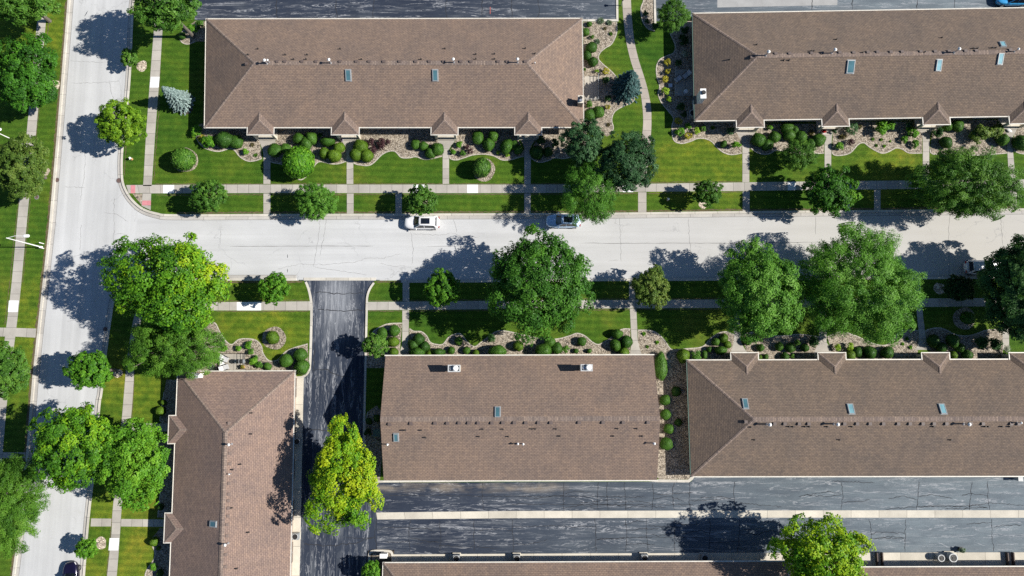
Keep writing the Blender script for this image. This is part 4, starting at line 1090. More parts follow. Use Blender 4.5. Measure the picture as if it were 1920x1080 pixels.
# lower right
h, ro, r = house('brown-hipped row house with three pale skylights beside the wide asphalt parking lane', (1288.5, 676), (2062, 674), (2068, 892), (1296, 893), 2.2, (1, 1), 0.395, 'shingle_dark', (0, 1, 2, 3), 'green_box')
q = walls(h, r)
for x0, x1 in ((1371, 1421), (1534.5, 1585), (1729, 1779.5), (1893, 1944)): hip_porch(h, r, x0, x1, 662, 1, M['shingle_dark'])
openings(h, q[0], q[1], r.n, [(t, 'window') for t in (0.05, 0.09, 0.22, 0.28, 0.43, 0.5, 0.67, 0.74, 0.92)])
openings(h, q[3], q[2], -r.n, [(t, 'garage') for t in spread(8)])
furniture(h, ro, r, [(x, 794.5) for x in (1453, 1472, 1499, 1517, 1584, 1608, 1632, 1657, 1685, 1707, 1731, 1752, 1775.5, 1821, 1844, 1897, 1911)] + [(1399, 791)],
          [(x, 800) for x in (1481, 1488, 1511, 1519, 1553, 1599, 1752, 1849, 1855, 1881, 1895)] + [(1576, 825), (1785, 825), (1409, 801), (1416, 825)],
          [(1444.5, 796.5, 1.1), (1572, 796, 1.1), (1819, 796, 1.1), (1916, 793, 0.7)])
skylight(ro, r, 1397.5, 757, 10, 18, 'skyglass'); skylight(ro, r, 1595.5, 767, 11, 18); skylight(ro, r, 1767.5, 767, 11, 18)

# lower left, ridge running down the picture
h, ro, r = house('pinkish-brown row house with a sunlit driveway-side roof and patio lounge chairs at its end', (334, 697), (309, 1330), (538, 1330), (552.5, 696), EZ, (1, 1), 0.395, 'shingle_warm')
q = walls(h, r)
for y0, y1, x in ((780, 831, 316.5), (963, 1017, 309)): hip_porch(h, r, y0, y1, x, 1, M['shingle_warm'], True)
openings(h, q[0], q[1], r.n, [(t, 'window') for t in (0.04, 0.09, 0.25, 0.31, 0.35, 0.52, 0.58)])
openings(h, q[3], q[2], -r.n, [(t, 'garage') for t in spread(8)])
furniture(h, ro, r, [(432, 815), (430.5, 850), (430, 870), (429, 907), (428.5, 927), (428, 939), (428, 953), (427, 968), (425.5, 984), (425, 1005), (423, 1040), (422.5, 1063), (429, 794)],
          [(470, 774.5), (469, 814), (449, 871), (434, 881), (432.5, 953), (464, 999), (442, 1067)], [(428, 834, 0.9), (421, 1022.5, 0.9), (429, 889.5, 0.5)], True)
skylight(ro, r, 400, 982.5, 15, 10, 'skyglass')
chimney(h, r, 354.5, 700, 370, 708.5, 4.6, 'white', ((359, 704, 0.16, 0.15, 'galv'), (365, 704, 0.16, 0.15, 'galv')), 'grey')

# bottom edge
h, ro, r = house('brown-hipped row house cut off by the photo bottom, behind four boxy air conditioners', (719, 1056), (1478, 1053), (1478, 1270), (714, 1270), EZ, (1, 1))
q = walls(h, r, 0.6)
openings(h, q[0], q[1], r.n, [(t, 'garage') for t in spread(8)])
h, ro, r = house('brown row house roof at bottom corner beside twin round condensers and paired low walls', (1502, 1064.5), (2080, 1062.5), (2090, 1280), (1502, 1280), EZ, (1, 1))
q = walls(h, r, 0.6)
openings(h, q[0], q[1], r.n, [(t, 'garage') for t in (0.12, 0.19, 0.3, 0.37, 0.58, 0.66, 0.8, 0.88)])
for xa in (1643.5, 1653.5, 1888, 1899):
    a = P(xa, 1035.8, 0.4)
    b = MB(); b.box((a[0] - 0.06, q[0].y + 0.003, 0.12), (a[0] + 0.06, a[1], 0.62)); b.build('fin_wall', M['brown'], h)
# ------------------------------------------------------------------ vegetation
def unit(v): return v / np.maximum(np.linalg.norm(v, axis=1, keepdims=True), 1e-9)
def sphere_dirs(r, n, zmin=-1.0):
    z = r.uniform(zmin, 1, n); a = r.uniform(0, 2 * np.pi, n); q = np.sqrt(1 - z * z)
    return np.stack([q * np.cos(a), q * np.sin(a), z], 1)
def leaf_mesh(name, C, Nn, T, L, W, tint, mat, fold=0.18, extra=None):
    """C centres, Nn normals, T long axes, L, W sizes; one folded lozenge each"""
    n = len(C)
    Nn = unit(Nn)
    T = unit(T - Nn * np.sum(T * Nn, 1, keepdims=True))
    B = np.cross(Nn, T)
    L = L[:, None] / 2; W = W[:, None] / 2
    V = np.empty((n, 4, 3), np.float32)
    V[:, 0] = C - T * L; V[:, 1] = C + B * W + Nn * W * fold * 2; V[:, 2] = C + T * L; V[:, 3] = C - B * W + Nn * W * fold * 2
    F = np.arange(n * 4, dtype=np.int32)
    V = V.reshape(-1, 3); tn = np.repeat(tint.astype(np.float32), 4)
    sizes = np.full(n, 4, np.int32)
    if extra is not None:                              # inner body: verts, tris, tint
        ev, ef, et = extra
        F = np.concatenate([F, (ef + len(V)).ravel()]); sizes = np.concatenate([sizes, np.full(len(ef), 3, np.int32)])
        V = np.concatenate([V, ev.astype(np.float32)]); tn = np.concatenate([tn, np.full(len(ev), et, np.float32)])
    me = bpy.data.meshes.new(name)
    me.vertices.add(len(V)); me.vertices.foreach_set('co', V.ravel())
    me.loops.add(len(F)); me.loops.foreach_set('vertex_index', F.astype(np.int32))
    st = np.concatenate([[0], np.cumsum(sizes)[:-1]]).astype(np.int32)
    me.polygons.add(len(sizes)); me.polygons.foreach_set('loop_start', st); me.polygons.foreach_set('loop_total', sizes)
    at = me.attributes.new('tint', 'FLOAT', 'POINT'); at.data.foreach_set('value', np.clip(tn, 0, 1))
    me.materials.append(mat)
    me.update(calc_edges=True)
    return me
def ico(sub):
    bm = bmesh.new(); bmesh.ops.create_icosphere(bm, subdivisions=sub, radius=1.0)
    v = np.array([p.co[:] for p in bm.verts]); f = np.array([[q.index for q in t.verts] for t in bm.faces]); bm.free()
    return v, f
ICO2, ICO3 = ico(2), ico(3)

KINDS = dict(
    #          clumps clump_r  leaf  aspect  cover  flat  lobes  gaps
    maple=dict(nc=82, cr=0.20, leaf=0.34, asp=0.75, cover=4.6, flat=0.75, lobe=0.19, tv=0.14, lv=0.20),
    linden=dict(nc=90, cr=0.16, leaf=0.27, asp=0.62, cover=5.2, flat=0.85, lobe=0.08, tv=0.10, lv=0.34),
    locust=dict(nc=150, cr=0.125, leaf=0.25, asp=0.42, cover=4.4, flat=0.55, lobe=0.22, tv=0.16, lv=0.26),
    willow=dict(nc=130, cr=0.14, leaf=0.34, asp=0.26, cover=4.2, flat=0.7, lobe=0.18, tv=0.16, lv=0.26),
    oak=dict(nc=95, cr=0.18, leaf=0.30, asp=0.65, cover=4.8, flat=0.7, lobe=0.15, tv=0.18, lv=0.26),
)
def crown_mesh(R, Rz, kind, pal, seed, hue=None, leafk=1.0, sq=(1.0, 1.0), tbase=0.42, lobek=1.0, dens=1.0, taper=0.0):
    k = dict(KINDS[kind]); k['lobe'] *= 0.8 * lobek
    r = np.random.default_rng(seed)
    nc = int(1.2 * k['nc'] * (0.55 + 0.45 * min(1.4, R / 5.5)))
    # clump centres, spread evenly over a lobed dome by best-candidate sampling
    ph = r.uniform(0, 6.28, 6)
    def env(d):
        a = np.arctan2(d[:, 1], d[:, 0]); e = d[:, 2]
        return 1 + k['lobe'] * (np.sin(2 * a + ph[0]) * 0.45 + np.sin(3 * a + ph[1]) * 0.5 + np.sin(5 * a + ph[2] + 2 * e) * 0.4 + np.sin(7 * a + ph[3] - 3 * e) * 0.25)
    D = np.empty((0, 3))
    for i in range(nc):
        c = sphere_dirs(r, 12, -0.55)
        if len(D):
            dm = np.min(np.linalg.norm(c[:, None] - D[None], axis=2), axis=1)
            c = c[np.argmax(dm)][None]
        D = np.concatenate([D, c[:1]])
    rad_ = env(D) * r.uniform(0.68, 0.97, nc)
    inner = r.random(nc) < 0.16
    rad_[inner] *= 0.6
    sprig = r.random(nc) < 0.12                       # limbs that poke out beyond the dome
    rad_[sprig] *= r.uniform(1.0, 1.13, int(sprig.sum()))
    CC = D * rad_[:, None]
    CC[:, 2] = np.where(CC[:, 2] < 0, CC[:, 2] * 0.75, CC[:, 2])
    cr = k['cr'] * r.uniform(0.62, 1.32, nc)
    cr[sprig] *= 0.72
    ct = np.clip(tbase + r.normal(0, k['tv'], nc), 0.02, 0.95)
    leaf = 0.72 * k['leaf'] * leafk * (0.75 + 0.25 * min(1.3, R / 6))
    total = int(1.25 * dens * sq[1] * k['cover'] * math.pi * R * R / (0.5 * leaf * leaf * k['asp']))
    w = cr ** 2; w /= w.sum()
    idx = r.choice(nc, total, p=w)
    out = D[idx]
    nt = 13                                           # every clump is a handful of tufts with gaps between them
    TD = sphere_dirs(r, nc * nt).reshape(nc, nt, 3) * r.uniform(0.62, 1.0, (nc, nt, 1))
    TT = r.normal(0, 0.09, (nc, nt))
    ti = r.integers(0, nt, total)
    base = TD[idx, ti]
    flip = np.sum(base * (out * 0.6 + np.array([0, 0, 0.4])), 1) < -0.25
    base = np.where(flip[:, None], -base, base)
    sub = sphere_dirs(r, total)
    d = unit(base + sub * 0.55)
    loc = (base + sub * (0.40 * r.uniform(0.3, 1.0, total) ** 0.5)[:, None]) * cr[idx][:, None]
    loc[:, 2] *= k['flat']
    if kind in ('locust', 'willow'):                   # sprays stretched along the limbs, tips hanging
        s = r.uniform(-0.5, 1.0, total) * cr[idx]
        loc += out * s[:, None] * 0.9
        loc[:, 2] -= np.abs(s) * 0.5
    Q = CC[idx] + loc
    rim = np.linalg.norm(Q[:, :2], axis=1)
    lim = 1.16
    Q[:, :2] *= np.where(rim > lim, lim / np.maximum(rim, 1e-6), 1.0)[:, None]
    S = np.array([R * sq[0], R * sq[1], Rz])
    ni = int(0.30 * total)                            # shaded leaves on the inner limbs close most gaps
    qa = r.uniform(0, 2 * np.pi, ni); qr = np.sqrt(r.random(ni)) * 0.80
    qi = np.stack([qr * np.cos(qa), qr * np.sin(qa), r.uniform(-0.30, 0.30, ni)], 1)
    Q = np.concatenate([Q, qi]); d = np.concatenate([d, sphere_dirs(r, ni)]); out = np.concatenate([out, unit(qi * np.array([1, 1, 0.01]))])
    idx = np.concatenate([idx, r.integers(0, nc, ni)]); ti = np.concatenate([ti, r.integers(0, nt, ni)]); total += ni
    if taper: Q[:, 0] *= 1 - taper * Q[:, 1]
    Q = Q * S
    nrm = d * 0.75 + out * 0.35 + np.array([0, 0, 0.55]) + r.normal(0, 0.42, (total, 3))
    t = r.normal(0, 1, (total, 3)) + out * (1.2 if kind in ('locust', 'willow') else 0.3)
    L = leaf * r.uniform(0.7, 1.35, total)
    tint = ct[idx] + TT[idx, ti] + r.normal(0, k['lv'] * 0.5, total)
    if hue:                                            # local yellower foliage, younger growth and one painted sunlit side: direction, width, amount
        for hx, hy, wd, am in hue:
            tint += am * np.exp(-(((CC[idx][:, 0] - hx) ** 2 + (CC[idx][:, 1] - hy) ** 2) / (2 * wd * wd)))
    return leaf_mesh('crown', Q, nrm, t, L, L * k['asp'], np.clip(tint, 0, 1), LEAF[pal]), CC * S, cr * R
def trunk_mesh(r0, H, tips, seed):
    R = random.Random(seed)
    b = MB()
    pts = [(R.uniform(-.05, .05), R.uniform(-.05, .05), z) for z in (0.0, H * 0.35, H * 0.7, H)]
    pts[0] = (0, 0, -0.05)
    rs = [r0 * 1.35, r0 * 0.95, r0 * 0.75, r0 * 0.5]
    rings = [[(p[0] + q * math.cos(a * math.pi / 4), p[1] + q * math.sin(a * math.pi / 4), p[2]) for a in range(8)] for p, q in zip(pts, rs)]
    b.ring(rings)
    for i, t in enumerate(tips):
        f = 0.45 + 0.5 * (i / max(1, len(tips)))
        s = (pts[1][0] * (1 - f), pts[1][1] * (1 - f), H * f)
        mid = ((s[0] + t[0]) / 2, (s[1] + t[1]) / 2, (s[2] + t[2]) / 2 + R.uniform(0, 0.5))
        b.tube(s, mid, r0 * 0.42, r0 * 0.28, 6, False)
        b.tube(mid, t, r0 * 0.28, r0 * 0.08, 6, False)
    return b
def tree(label, px, py, rx, ry, zc, kind, pal, seed, hue=None, name='street_tree', rz=0.62, leafk=1.0, tbase=0.42, group='trees along the streets and lawns', lobek=1.0, dens=1.0, taper=0.0):
    c = P(px, py, zc)
    s = pxm(px, py, zc)
    R = rx / s
    root = empty(name, (c[0], c[1], ZL), label, 'tree', group)
    sq = (1.0, ry / rx)
    Rz = max(0.9, R * rz)
    Rz = min(Rz, zc - 0.9)
    me, CC, cr = crown_mesh(R / 1.06, Rz, kind, pal, seed, hue, leafk, sq, tbase, lobek, dens, taper)
    o = link(bpy.data.objects.new('crown', me)); o.parent = root
    o.location = (0, 0, zc - ZL)
    rr = random.Random(seed)
    tips = [tuple(CC[i] + np.array([0, 0, zc - ZL])) for i in rr.sample(range(len(CC)), min(9 if R > 2.5 else 5, len(CC)))]
    trunk_mesh(0.05 + 0.036 * R, zc - ZL + 0.2 * Rz, tips, seed).build('trunk', M['bark'], root, (0, 0, 0))
    return root
def spruce(label, px, py, rpx, hgt, pal, seed, lay=17):
    """base centre in photo pixels; whorls of drooping needle branches on a straight stem"""
    c = P(px, py, ZL)
    R = rpx / pxm(px, py, 1.0)
    root = empty('spruce_tree', c, label, 'tree', 'blue spruces')
    r = np.random.default_rng(seed)
    Q, Nn, T, L, ti = [], [], [], [], []
    for i in range(lay):
        f = i / (lay - 1)
        z = 0.25 + (hgt - 0.35) * f
        ln = R * (1 - f) ** 0.8 * r.uniform(0.92, 1.05) + 0.10
        nb = int(7 + 15 * (1 - f))
        for a in np.linspace(0, 2 * np.pi, nb, endpoint=False) + r.uniform(0, 6):
            a += r.uniform(-.12, .12); l = ln * r.uniform(0.82, 1.12)
            dirv = np.array([math.cos(a), math.sin(a), 0.0])
            m = int(10 + 62 * l)
            u = r.uniform(0.12, 1, m) ** 0.8
            side = np.array([-dirv[1], dirv[0], 0])
            wv = r.uniform(-1, 1, m) * 0.20 * (1.15 - u) * min(1.6, l)
            q = dirv * (u * l)[:, None] + side * wv[:, None]
            q[:, 2] = z - 0.22 * l * u + 0.12 * l * u ** 3 + r.normal(0, 0.03, m)
            Q.append(q)
            Nn.append(np.array([0, 0, 1.0]) + dirv * 0.35 + r.normal(0, 0.35, (m, 3)))
            T.append(dirv * 1.0 + side * np.sign(wv)[:, None] * 0.7 + r.normal(0, 0.15, (m, 3)))
            L.append(r.uniform(0.16, 0.30, m))
            ti.append(0.22 + 0.5 * u + r.normal(0, 0.13, m) + r.uniform(-.08, .08))
    Q, Nn, T, L, ti = map(np.concatenate, (Q, Nn, T, L, ti))
    o = link(bpy.data.objects.new('crown', leaf_mesh('crown', Q, Nn, T, L, L * 0.42, np.clip(ti, 0, 1), LEAF[pal]))); o.parent = root
    b = MB(); b.tube((0, 0, -0.05), (0, 0, hgt), 0.03 + 0.035 * R, 0.012, 8); b.build('trunk', M['bark'], root, (0, 0, 0))
    return root

T = tree
# beyond the side street
T('dark shaded tree cut off at the top corner, standing over the first stretch of sidewalk', 38, -2, 66, 50, 6.0, 'maple', 'mid', 11)
T('large clumpy green maple over the sidewalk across the side street, below the corner tree', 47, 135, 64, 78, 5.5, 'maple', 'maple', 12)
T('rounded olive-green maple over the sidewalk beside the half hidden white lamp', 38, 314, 53, 62, 5.0, 'oak', 'olive', 13)
T('pale green tree at the photo edge beside the side street crossing', 6, 697, 50, 52, 5.0, 'oak', 'mid', 14, tbase=0.6)
T('big feathery willow-like tree leaning over the side street at the bottom corner', 8, 948, 76, 88, 6.0, 'willow', 'willow', 15)
# between side street and houses
T('broad dark green maple at the parking lot mouth on the top street corner', 305, 8, 63, 54, 8.8, 'maple', 'mid', 16, tbase=0.5)
T('tiny young tree with a round pale mulch ring beside it', 243, 108, 17, 18, 2.3, 'linden', 'mid', 17, name='young_tree')
T('rounded yellow-green tree on the verge casting its shadow on the side street', 228, 230, 49, 45, 4.8, 'linden', 'lime', 18, leafk=1.1)
T('huge golden-topped maple at the street corner', 314, 530, 110, 92, 8.5, 'maple', 'gold', 19, [(0.85, 0.25, 0.30, 0.62), (-0.2, 0.95, 0.25, 0.30), (-0.85, -0.2, 0.22, 0.22), (0.3, 0.9, 0.2, 0.3)], tbase=0.24)
T('feathery locust tree spreading below the huge golden-topped corner maple', 322, 652, 86, 64, 5.8, 'locust', 'willow', 20, tbase=0.52)
T('bright green round tree leaning over the side street below the corner maple', 168, 694, 45, 40, 5.8, 'linden', 'bright', 21, leafk=1.25)
T('large maple with a bright yellow branch overhanging the side street', 140, 838, 79, 82, 7.5, 'maple', 'gold', 22, [(0.75, 0.65, 0.20, 0.62), (0.0, 0.4, 0.25, 0.10)], tbase=0.22)
T('dense green maple crowding against the pinkish-brown house front', 250, 873, 66, 80, 6.5, 'maple', 'bright', 23, [(-0.35, -0.35, 0.12, 0.4)], tbase=0.4)
T('small dark green tree beside a pale mulch ring above the dark parked car', 161, 1028, 22, 21, 2.6, 'linden', 'bright', 24, name='young_tree', tbase=0.25)
# verge along the main street, house side
T('compact round green tree on the verge close to the pink tactile ramps', 391, 368, 36, 33, 3.2, 'oak', 'mid', 25)
T('wispy bright locust on the verge between the first two front walks', 592, 376, 39, 37, 3.4, 'locust', 'locust', 26)
T('round leafy tree on the verge touching the white parked SUV', 790, 375, 32, 31, 3.4, 'linden', 'mid', 27, leafk=1.1)
T('dark blue-green tree against the corner of the four-gabled house', 1094, 267, 43, 43, 5.5, 'oak', 'bluedark', 28)
T('wide dark tree standing over the lower end of the winding path', 1176, 306, 58, 62, 6.0, 'oak', 'bluedark', 29)
T('bright feathery locust drooping over the silver parked car', 1105, 362, 50, 66, 5.5, 'locust', 'locust', 30, tbase=0.34, dens=0.65)
T('small round green tree on the sunny verge with pale stones at its foot', 1327, 362, 30, 26, 2.8, 'linden', 'mid', 31, tbase=0.4)
T('dark glossy tree on the verge with a sunlit yellow-green side', 1558, 358, 52, 50, 4.6, 'linden', 'maple', 32, [(0.8, -0.1, 0.3, 0.75)], leafk=1.15, tbase=0.06)  # sunlit side put into the leaf tint, lighter and yellower towards the sun
T('enormous green tree spread across lawn, sidewalk and verge by the white-chimney house', 1812, 346, 98, 70, 5.8, 'locust', 'mid', 33, leafk=1.1, tbase=0.54)
# far side verge
T('small bright round tree between the corner maple and the asphalt driveway', 513, 541, 31, 31, 3.2, 'linden', 'bright', 34, leafk=1.1)
T('bright round tree on the shaded verge between the first front walk and big maple', 829, 539, 35, 37, 3.6, 'linden', 'bright', 35)
T('very large bright green maple in front of the two-chimney gable house', 1014, 535, 97, 106, 7.2, 'maple', 'locust', 36, leafk=0.9, tbase=0.3)
T('small olive tree with a pale sunlit top between the two large street trees', 1223, 539, 38, 40, 3.8, 'oak', 'olive', 37)
T('tall green tree rising beside the even larger pale feathery tree', 1428, 546, 84, 94, 6.6, 'oak', 'locust', 38, leafk=0.95, tbase=0.50)
T('widest pale green feathery tree with a white slab showing through its crown', 1612, 537, 110, 112, 6.8, 'locust', 'locust', 39, leafk=1.05, tbase=0.66)
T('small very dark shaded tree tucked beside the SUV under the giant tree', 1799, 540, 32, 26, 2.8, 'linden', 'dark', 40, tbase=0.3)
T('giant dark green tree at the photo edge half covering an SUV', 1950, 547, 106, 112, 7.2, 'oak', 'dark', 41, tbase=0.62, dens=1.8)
# lots, lawns and courts
T('tall golden-yellow maple beside the driveway at the gable house corner', 643, 888, 68, 102, 6.6, 'maple', 'gold', 42, [(0.7, 0.0, 0.4, 0.26), (-0.4, 0.4, 0.3, 0.06)], tbase=0.50, leafk=0.95, lobek=1.8, taper=0.34)
T('yellow-green maple overhanging the parking lane at the bottom edge', 1540, 1046, 92, 76, 7.2, 'maple', 'gold', 43, [(0.2, -0.1, 0.22, 0.30), (0.8, 0.3, 0.25, 0.2)], tbase=0.72, lobek=2.1)
T('small starburst-leaved ornamental tree in the lawn edge behind the dark glossy tree', 1499, 291, 32, 29, 2.8, 'willow', 'mid', 44, name='ornamental_tree', leafk=1.0, tbase=0.45)
T('pale leafy small tree where the driveway meets the gable house', 704, 647, 25, 24, 3.4, 'oak', 'mid', 45, name='ornamental_tree', tbase=0.62)
T('round spiky-leaved bright tree at the top of the winding path', 1261, 28, 31, 32, 3.6, 'willow', 'mid', 46, name='ornamental_tree', leafk=0.8, tbase=0.5)
T('bushy upright green tree at the bottom edge beside the kerb island', 697, 1072, 18, 22, 2.4, 'oak', 'bright', 47, name='ornamental_tree')
spruce('pale silver-blue spruce on the lawn beside the side street walk', 341, 193, 21, 5.4, 'silver', 51)
spruce('dark blue-green spruce beside the winding path', 1172, 170, 29, 6.4, 'spruce', 52)

# ---- shrubs: one built shape of each kind, copied
def clipped(name, pal, seed, n=1500, lf=0.10, flat=0.9, rough=0.045):
    r = np.random.default_rng(seed)
    d = sphere_dirs(r, n, -0.7)
    ph = r.uniform(0, 6, 4)
    def bump(q): return 1 + rough * (np.sin(3 * q[:, 0] * 2 + ph[0]) + np.sin(4 * q[:, 1] + ph[1]) + np.sin(5 * q[:, 2] + ph[2]))
    s = np.array([1, 1, flat])
    Q = d * (bump(d) * r.uniform(0.95, 1.03, n))[:, None] * s
    ev, ef = ICO3
    ev = ev * (bump(ev) * 0.955)[:, None] * s
    L = lf * r.uniform(0.8, 1.5, n)
    tint = 0.42 + r.normal(0, 0.20, n) + 0.18 * np.sin(6 * d[:, 0] + ph[3]) * np.sin(5 * d[:, 1])
    return leaf_mesh(name, Q, d + r.normal(0, 0.28, (n, 3)), r.normal(0, 1, (n, 3)), L, L * 0.7, tint, LEAF[pal], 0.1, (ev, ef, 0.30))
def loose(name, pal, seed, n=620, lf=0.26, flat=0.8, tb=0.5, nc=16, cr=0.36):
    r = np.random.default_rng(seed)
    D = sphere_dirs(r, nc, -0.3)
    C = D * r.uniform(0.35, 0.78, nc)[:, None]
    idx = r.integers(0, nc, n)
    d = sphere_dirs(r, n)
    d[d[:, 2] < -0.3] *= -1
    Q = C[idx] + d * (cr * r.uniform(0.5, 1.05, n))[:, None]
    Q[:, 2] *= flat
    L = lf * r.uniform(0.7, 1.4, n)
    tint = tb + r.normal(0, 0.14, nc)[idx] + r.normal(0, 0.12, n)
    return leaf_mesh(name, Q, d + D[idx] * 0.4 + np.array([0, 0, .5]) + r.normal(0, .4, (n, 3)), r.normal(0, 1, (n, 3)) + d, L, L * 0.55, np.clip(tint, 0, 1), LEAF[pal])
def tuft(name, pal, seed, n=170, lf=0.7, tb=0.5, asp=0.16):
    r = np.random.default_rng(seed)
    d = sphere_dirs(r, n, 0.0); d[:, 2] *= 0.8
    d = unit(d)
    L = lf * r.uniform(0.6, 1.2, n)
    Q = d * (L * 0.62)[:, None]
    up = np.array([0, 0, 1.0])
    return leaf_mesh(name, Q, up - d * d[:, 2:3] + r.normal(0, .25, (n, 3)), d, L, L * asp, np.clip(tb + r.normal(0, .2, n), 0, 1), LEAF[pal])
PROTO = {
    'b': [clipped('boxwood_shrub', 'box', 100 + i) for i in range(3)],
    'l': [clipped('boxwood_shrub', 'boxlime', 110 + i) for i in range(2)],
    'd': [clipped('yew_shrub', 'boxdark', 120 + i) for i in range(2)],
    'c': [clipped('clipped_tree', 'bright', 130, 1500, 0.15, 0.85, 0.02), clipped('clipped_tree', 'mid', 131, 1300, 0.16, 0.85, 0.02), clipped('clipped_tree', 'box', 132, 1300, 0.14, 0.85, 0.02)],
    'f': [loose('leafy_shrub', 'bright', 140 + i) for i in range(2)],
    'm': [loose('leafy_shrub', 'mid', 145 + i) for i in range(2)],
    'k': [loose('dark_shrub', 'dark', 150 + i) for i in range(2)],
    'y': [loose('golden_shrub', 'yellow', 160, 420, 0.24), loose('golden_shrub', 'lime', 161, 460, 0.24, tb=0.75)],
    'p': [loose('barberry_shrub', 'purple', 170 + i, 520, 0.2) for i in range(2)],
    's': [tuft('sage_plant', 'sage', 180, 260, 0.75), tuft('sage_plant', 'sage', 181, 200, 0.8)],
    't': [tuft('garden_plant', 'mid', 190, 120, 0.8, 0.65, 0.3), tuft('garden_plant', 'bright', 191, 110, 0.8, 0.6, 0.34)],
    'n': [tuft('dry_plant', 'brownish', 195, 120, 0.9, 0.5, 0.2)],
    'e': [loose('blue_shrub', 'bluedark', 200, 700, 0.2, tb=0.75)],
    'o': [loose('spreading_shrub', 'olive', 205, 1500, 0.16, 0.7, 0.5, 34, 0.27)],
    'w': [loose('flowering_shrub', 'white', 210, 420, 0.2, tb=0.55)],
    'v': [loose('flowering_plant', 'lavender', 212, 200, 0.3)],
}
CATS = {'b': 'shrub', 'l': 'shrub', 'd': 'shrub', 'c': 'clipped tree', 's': 'plant', 't': 'plant', 'n': 'plant', 'v': 'plant'}
HT = {'c': 0.9, 's': 0.0, 't': 0.0, 'n': 0.0, 'o': 0.5}
SC = [0]
def shrub(x, y, r, kind, label, ctx='', ry=None):
    SC[0] += 1
    i = SC[0]
    rm = r / pxm(x, y, 0.8)
    zc = HT.get(kind, 0.72) * rm + ZB
    c = P(x, y, zc)
    pr = PROTO[kind]
    if isinstance(kind, str) and kind == 'c': me = pr[CSEL.pop(0)]
    else: me = pr[(i * 7 // 3) % len(pr)]
    o = link(bpy.data.objects.new(me.name.split('.')[0], me))
    o.location = c
    RR = random.Random(i * 13)
    ryf = (ry / r) if ry else RR.uniform(0.86, 1.10)
    o.scale = (rm, rm * ryf, rm * RR.uniform(0.88, 1.08))
    o.rotation_euler = (0, 0, RR.uniform(0, 6.28) if not ry else RR.choice((0, math.pi)))
    tag(o, (label + ' ' + ctx).strip(), CATS.get(kind, 'shrub'), 'shrubs and plants in the garden beds')
    return o
CSEL = [0, 1, 2, 1, 2, 1]
S = shrub
# the four free-standing clipped trees in rings
S(560, 305, 30, 'c', 'largest clipped globe tree, glossy green, between the first two front walks')
S(343, 298, 21, 'c', 'clipped globe tree alone on the corner lawn in a half stone ring')
S(903, 314, 19, 'c', 'dark clipped globe tree in the lawn by the fourth front walk')
S(1815, 596, 12, 'c', 'shaded globe shrub in a stone ring under the giant dark tree')
S(511, 633, 13, 'l', 'lime globe shrub in a stone ring on the driveway corner lawn')
# bed at the corner of the four-gabled house
X = 'in the corner bed by the first gable'
S(367, 245, 12, 'f', 'bright bushy shrub at the wall end', X); S(378, 260, 9, 'y', 'yellowish shrub at the lawn edge', X); S(391, 263, 15, 'f', 'widest bright leafy shrub', X)
S(420, 262, 18, 'd', 'long dark clipped yew', X, 15); S(443, 266, 13, 'b', 'mid-green round boxwood', X); S(460, 285, 7, 'f', 'small bright plant on bare gravel', X)
S(474, 272, 5, 'n', 'sparse dry plant', X); S(480, 291, 5, 't', 'tiny green tuft touching the front walk', X)
X = 'behind the largest clipped globe tree'
S(515, 282, 13, 'b', 'round boxwood beside the first front walk', X); S(536, 279, 10, 'b', 'half hidden boxwood touching the globe', X); S(560, 260, 11, 'b', 'wall-side boxwood of three', X)
S(574, 269, 13, 'b', 'middle boxwood of three', X); S(584, 259, 12, 'b', 'boxwood of three on the second gable side', X); S(600, 253, 5, 'm', 'slim upright shrub at the wall', X)
S(614, 266, 14, 'b', 'oval hedge-like boxwood near the second gable', X, 8); S(608, 287, 11, 'l', 'lone lime boxwood ball above the lawn point', X); S(636, 277, 11, 'l', 'lime boxwood ball nearest'.replace('nearest', 'hugging') + ' the second front walk', '')
S(627, 292, 13, 'l', 'lower lime boxwood ball between lawn and second front walk', ''); S(641, 263, 4, 'v', 'small lavender flowers at the second gable doorstep', '')
X = 'in the bed with purple barberries'
S(676, 275, 14, 'l', 'upper lime boxwood of three', X); S(668, 290, 13, 'l', 'walk-side lime boxwood of three', X); S(688, 292, 12, 'l', 'barberry-side lime boxwood of three', X)
S(695, 266, 9, 'p', 'wall-side purple barberry', X); S(714, 267, 11, 'p', 'largest purple barberry', X); S(700, 281, 9, 'p', 'lawn-side purple barberry', X); S(715, 276, 9, 'p', 'middle purple barberry', X); S(727, 266, 7, 'p', 'smallest purple barberry, pointing at the open gravel', '')
S(779, 271, 9, 'b', 'first small boxwood ball in the row of four before the third walk', ''); S(794, 274, 9, 'b', 'second small boxwood ball in the row of four before the third walk', ''); S(820, 280, 12, 'b', 'biggest boxwood ball of four, touching the third front walk', ''); S(807, 287, 10, 'b', 'lawn-side boxwood ball of four before the third walk', '')
X = 'in the bed behind the dark clipped globe'
S(862, 271, 7, 'f', 'bright small plant near the third walk', X); S(850, 284, 6, 'f', 'tiny bright plant at the walk edge', X); S(868, 287, 7, 'm', 'small leafy plant before the barberries', X); S(875, 276, 6, 'p', 'upper small purple barberry', X); S(882, 284, 7, 'p', 'lower small purple barberry', X)
S(896, 258, 11, 'b', 'tall egg-shaped boxwood at the wall', X, 13); S(925, 256, 11, 'b', 'round wall-side boxwood', X); S(916, 271, 11, 'b', 'round boxwood just above the globe', X, 13); S(950, 275, 14, 'b', 'widest boxwood at the bed end', X); S(935, 286, 5, 'y', 'golden tuft above the lawn', X); S(952, 292, 5, 'y', 'second golden tuft, below the widest boxwood', '')
S(964, 272, 9, 'b', 'boxwood next to the fourth front walk', X); S(972, 281, 9, 'b', 'smaller boxwood touching the fourth front walk', '')
X = 'in the shade beside the dark trees'
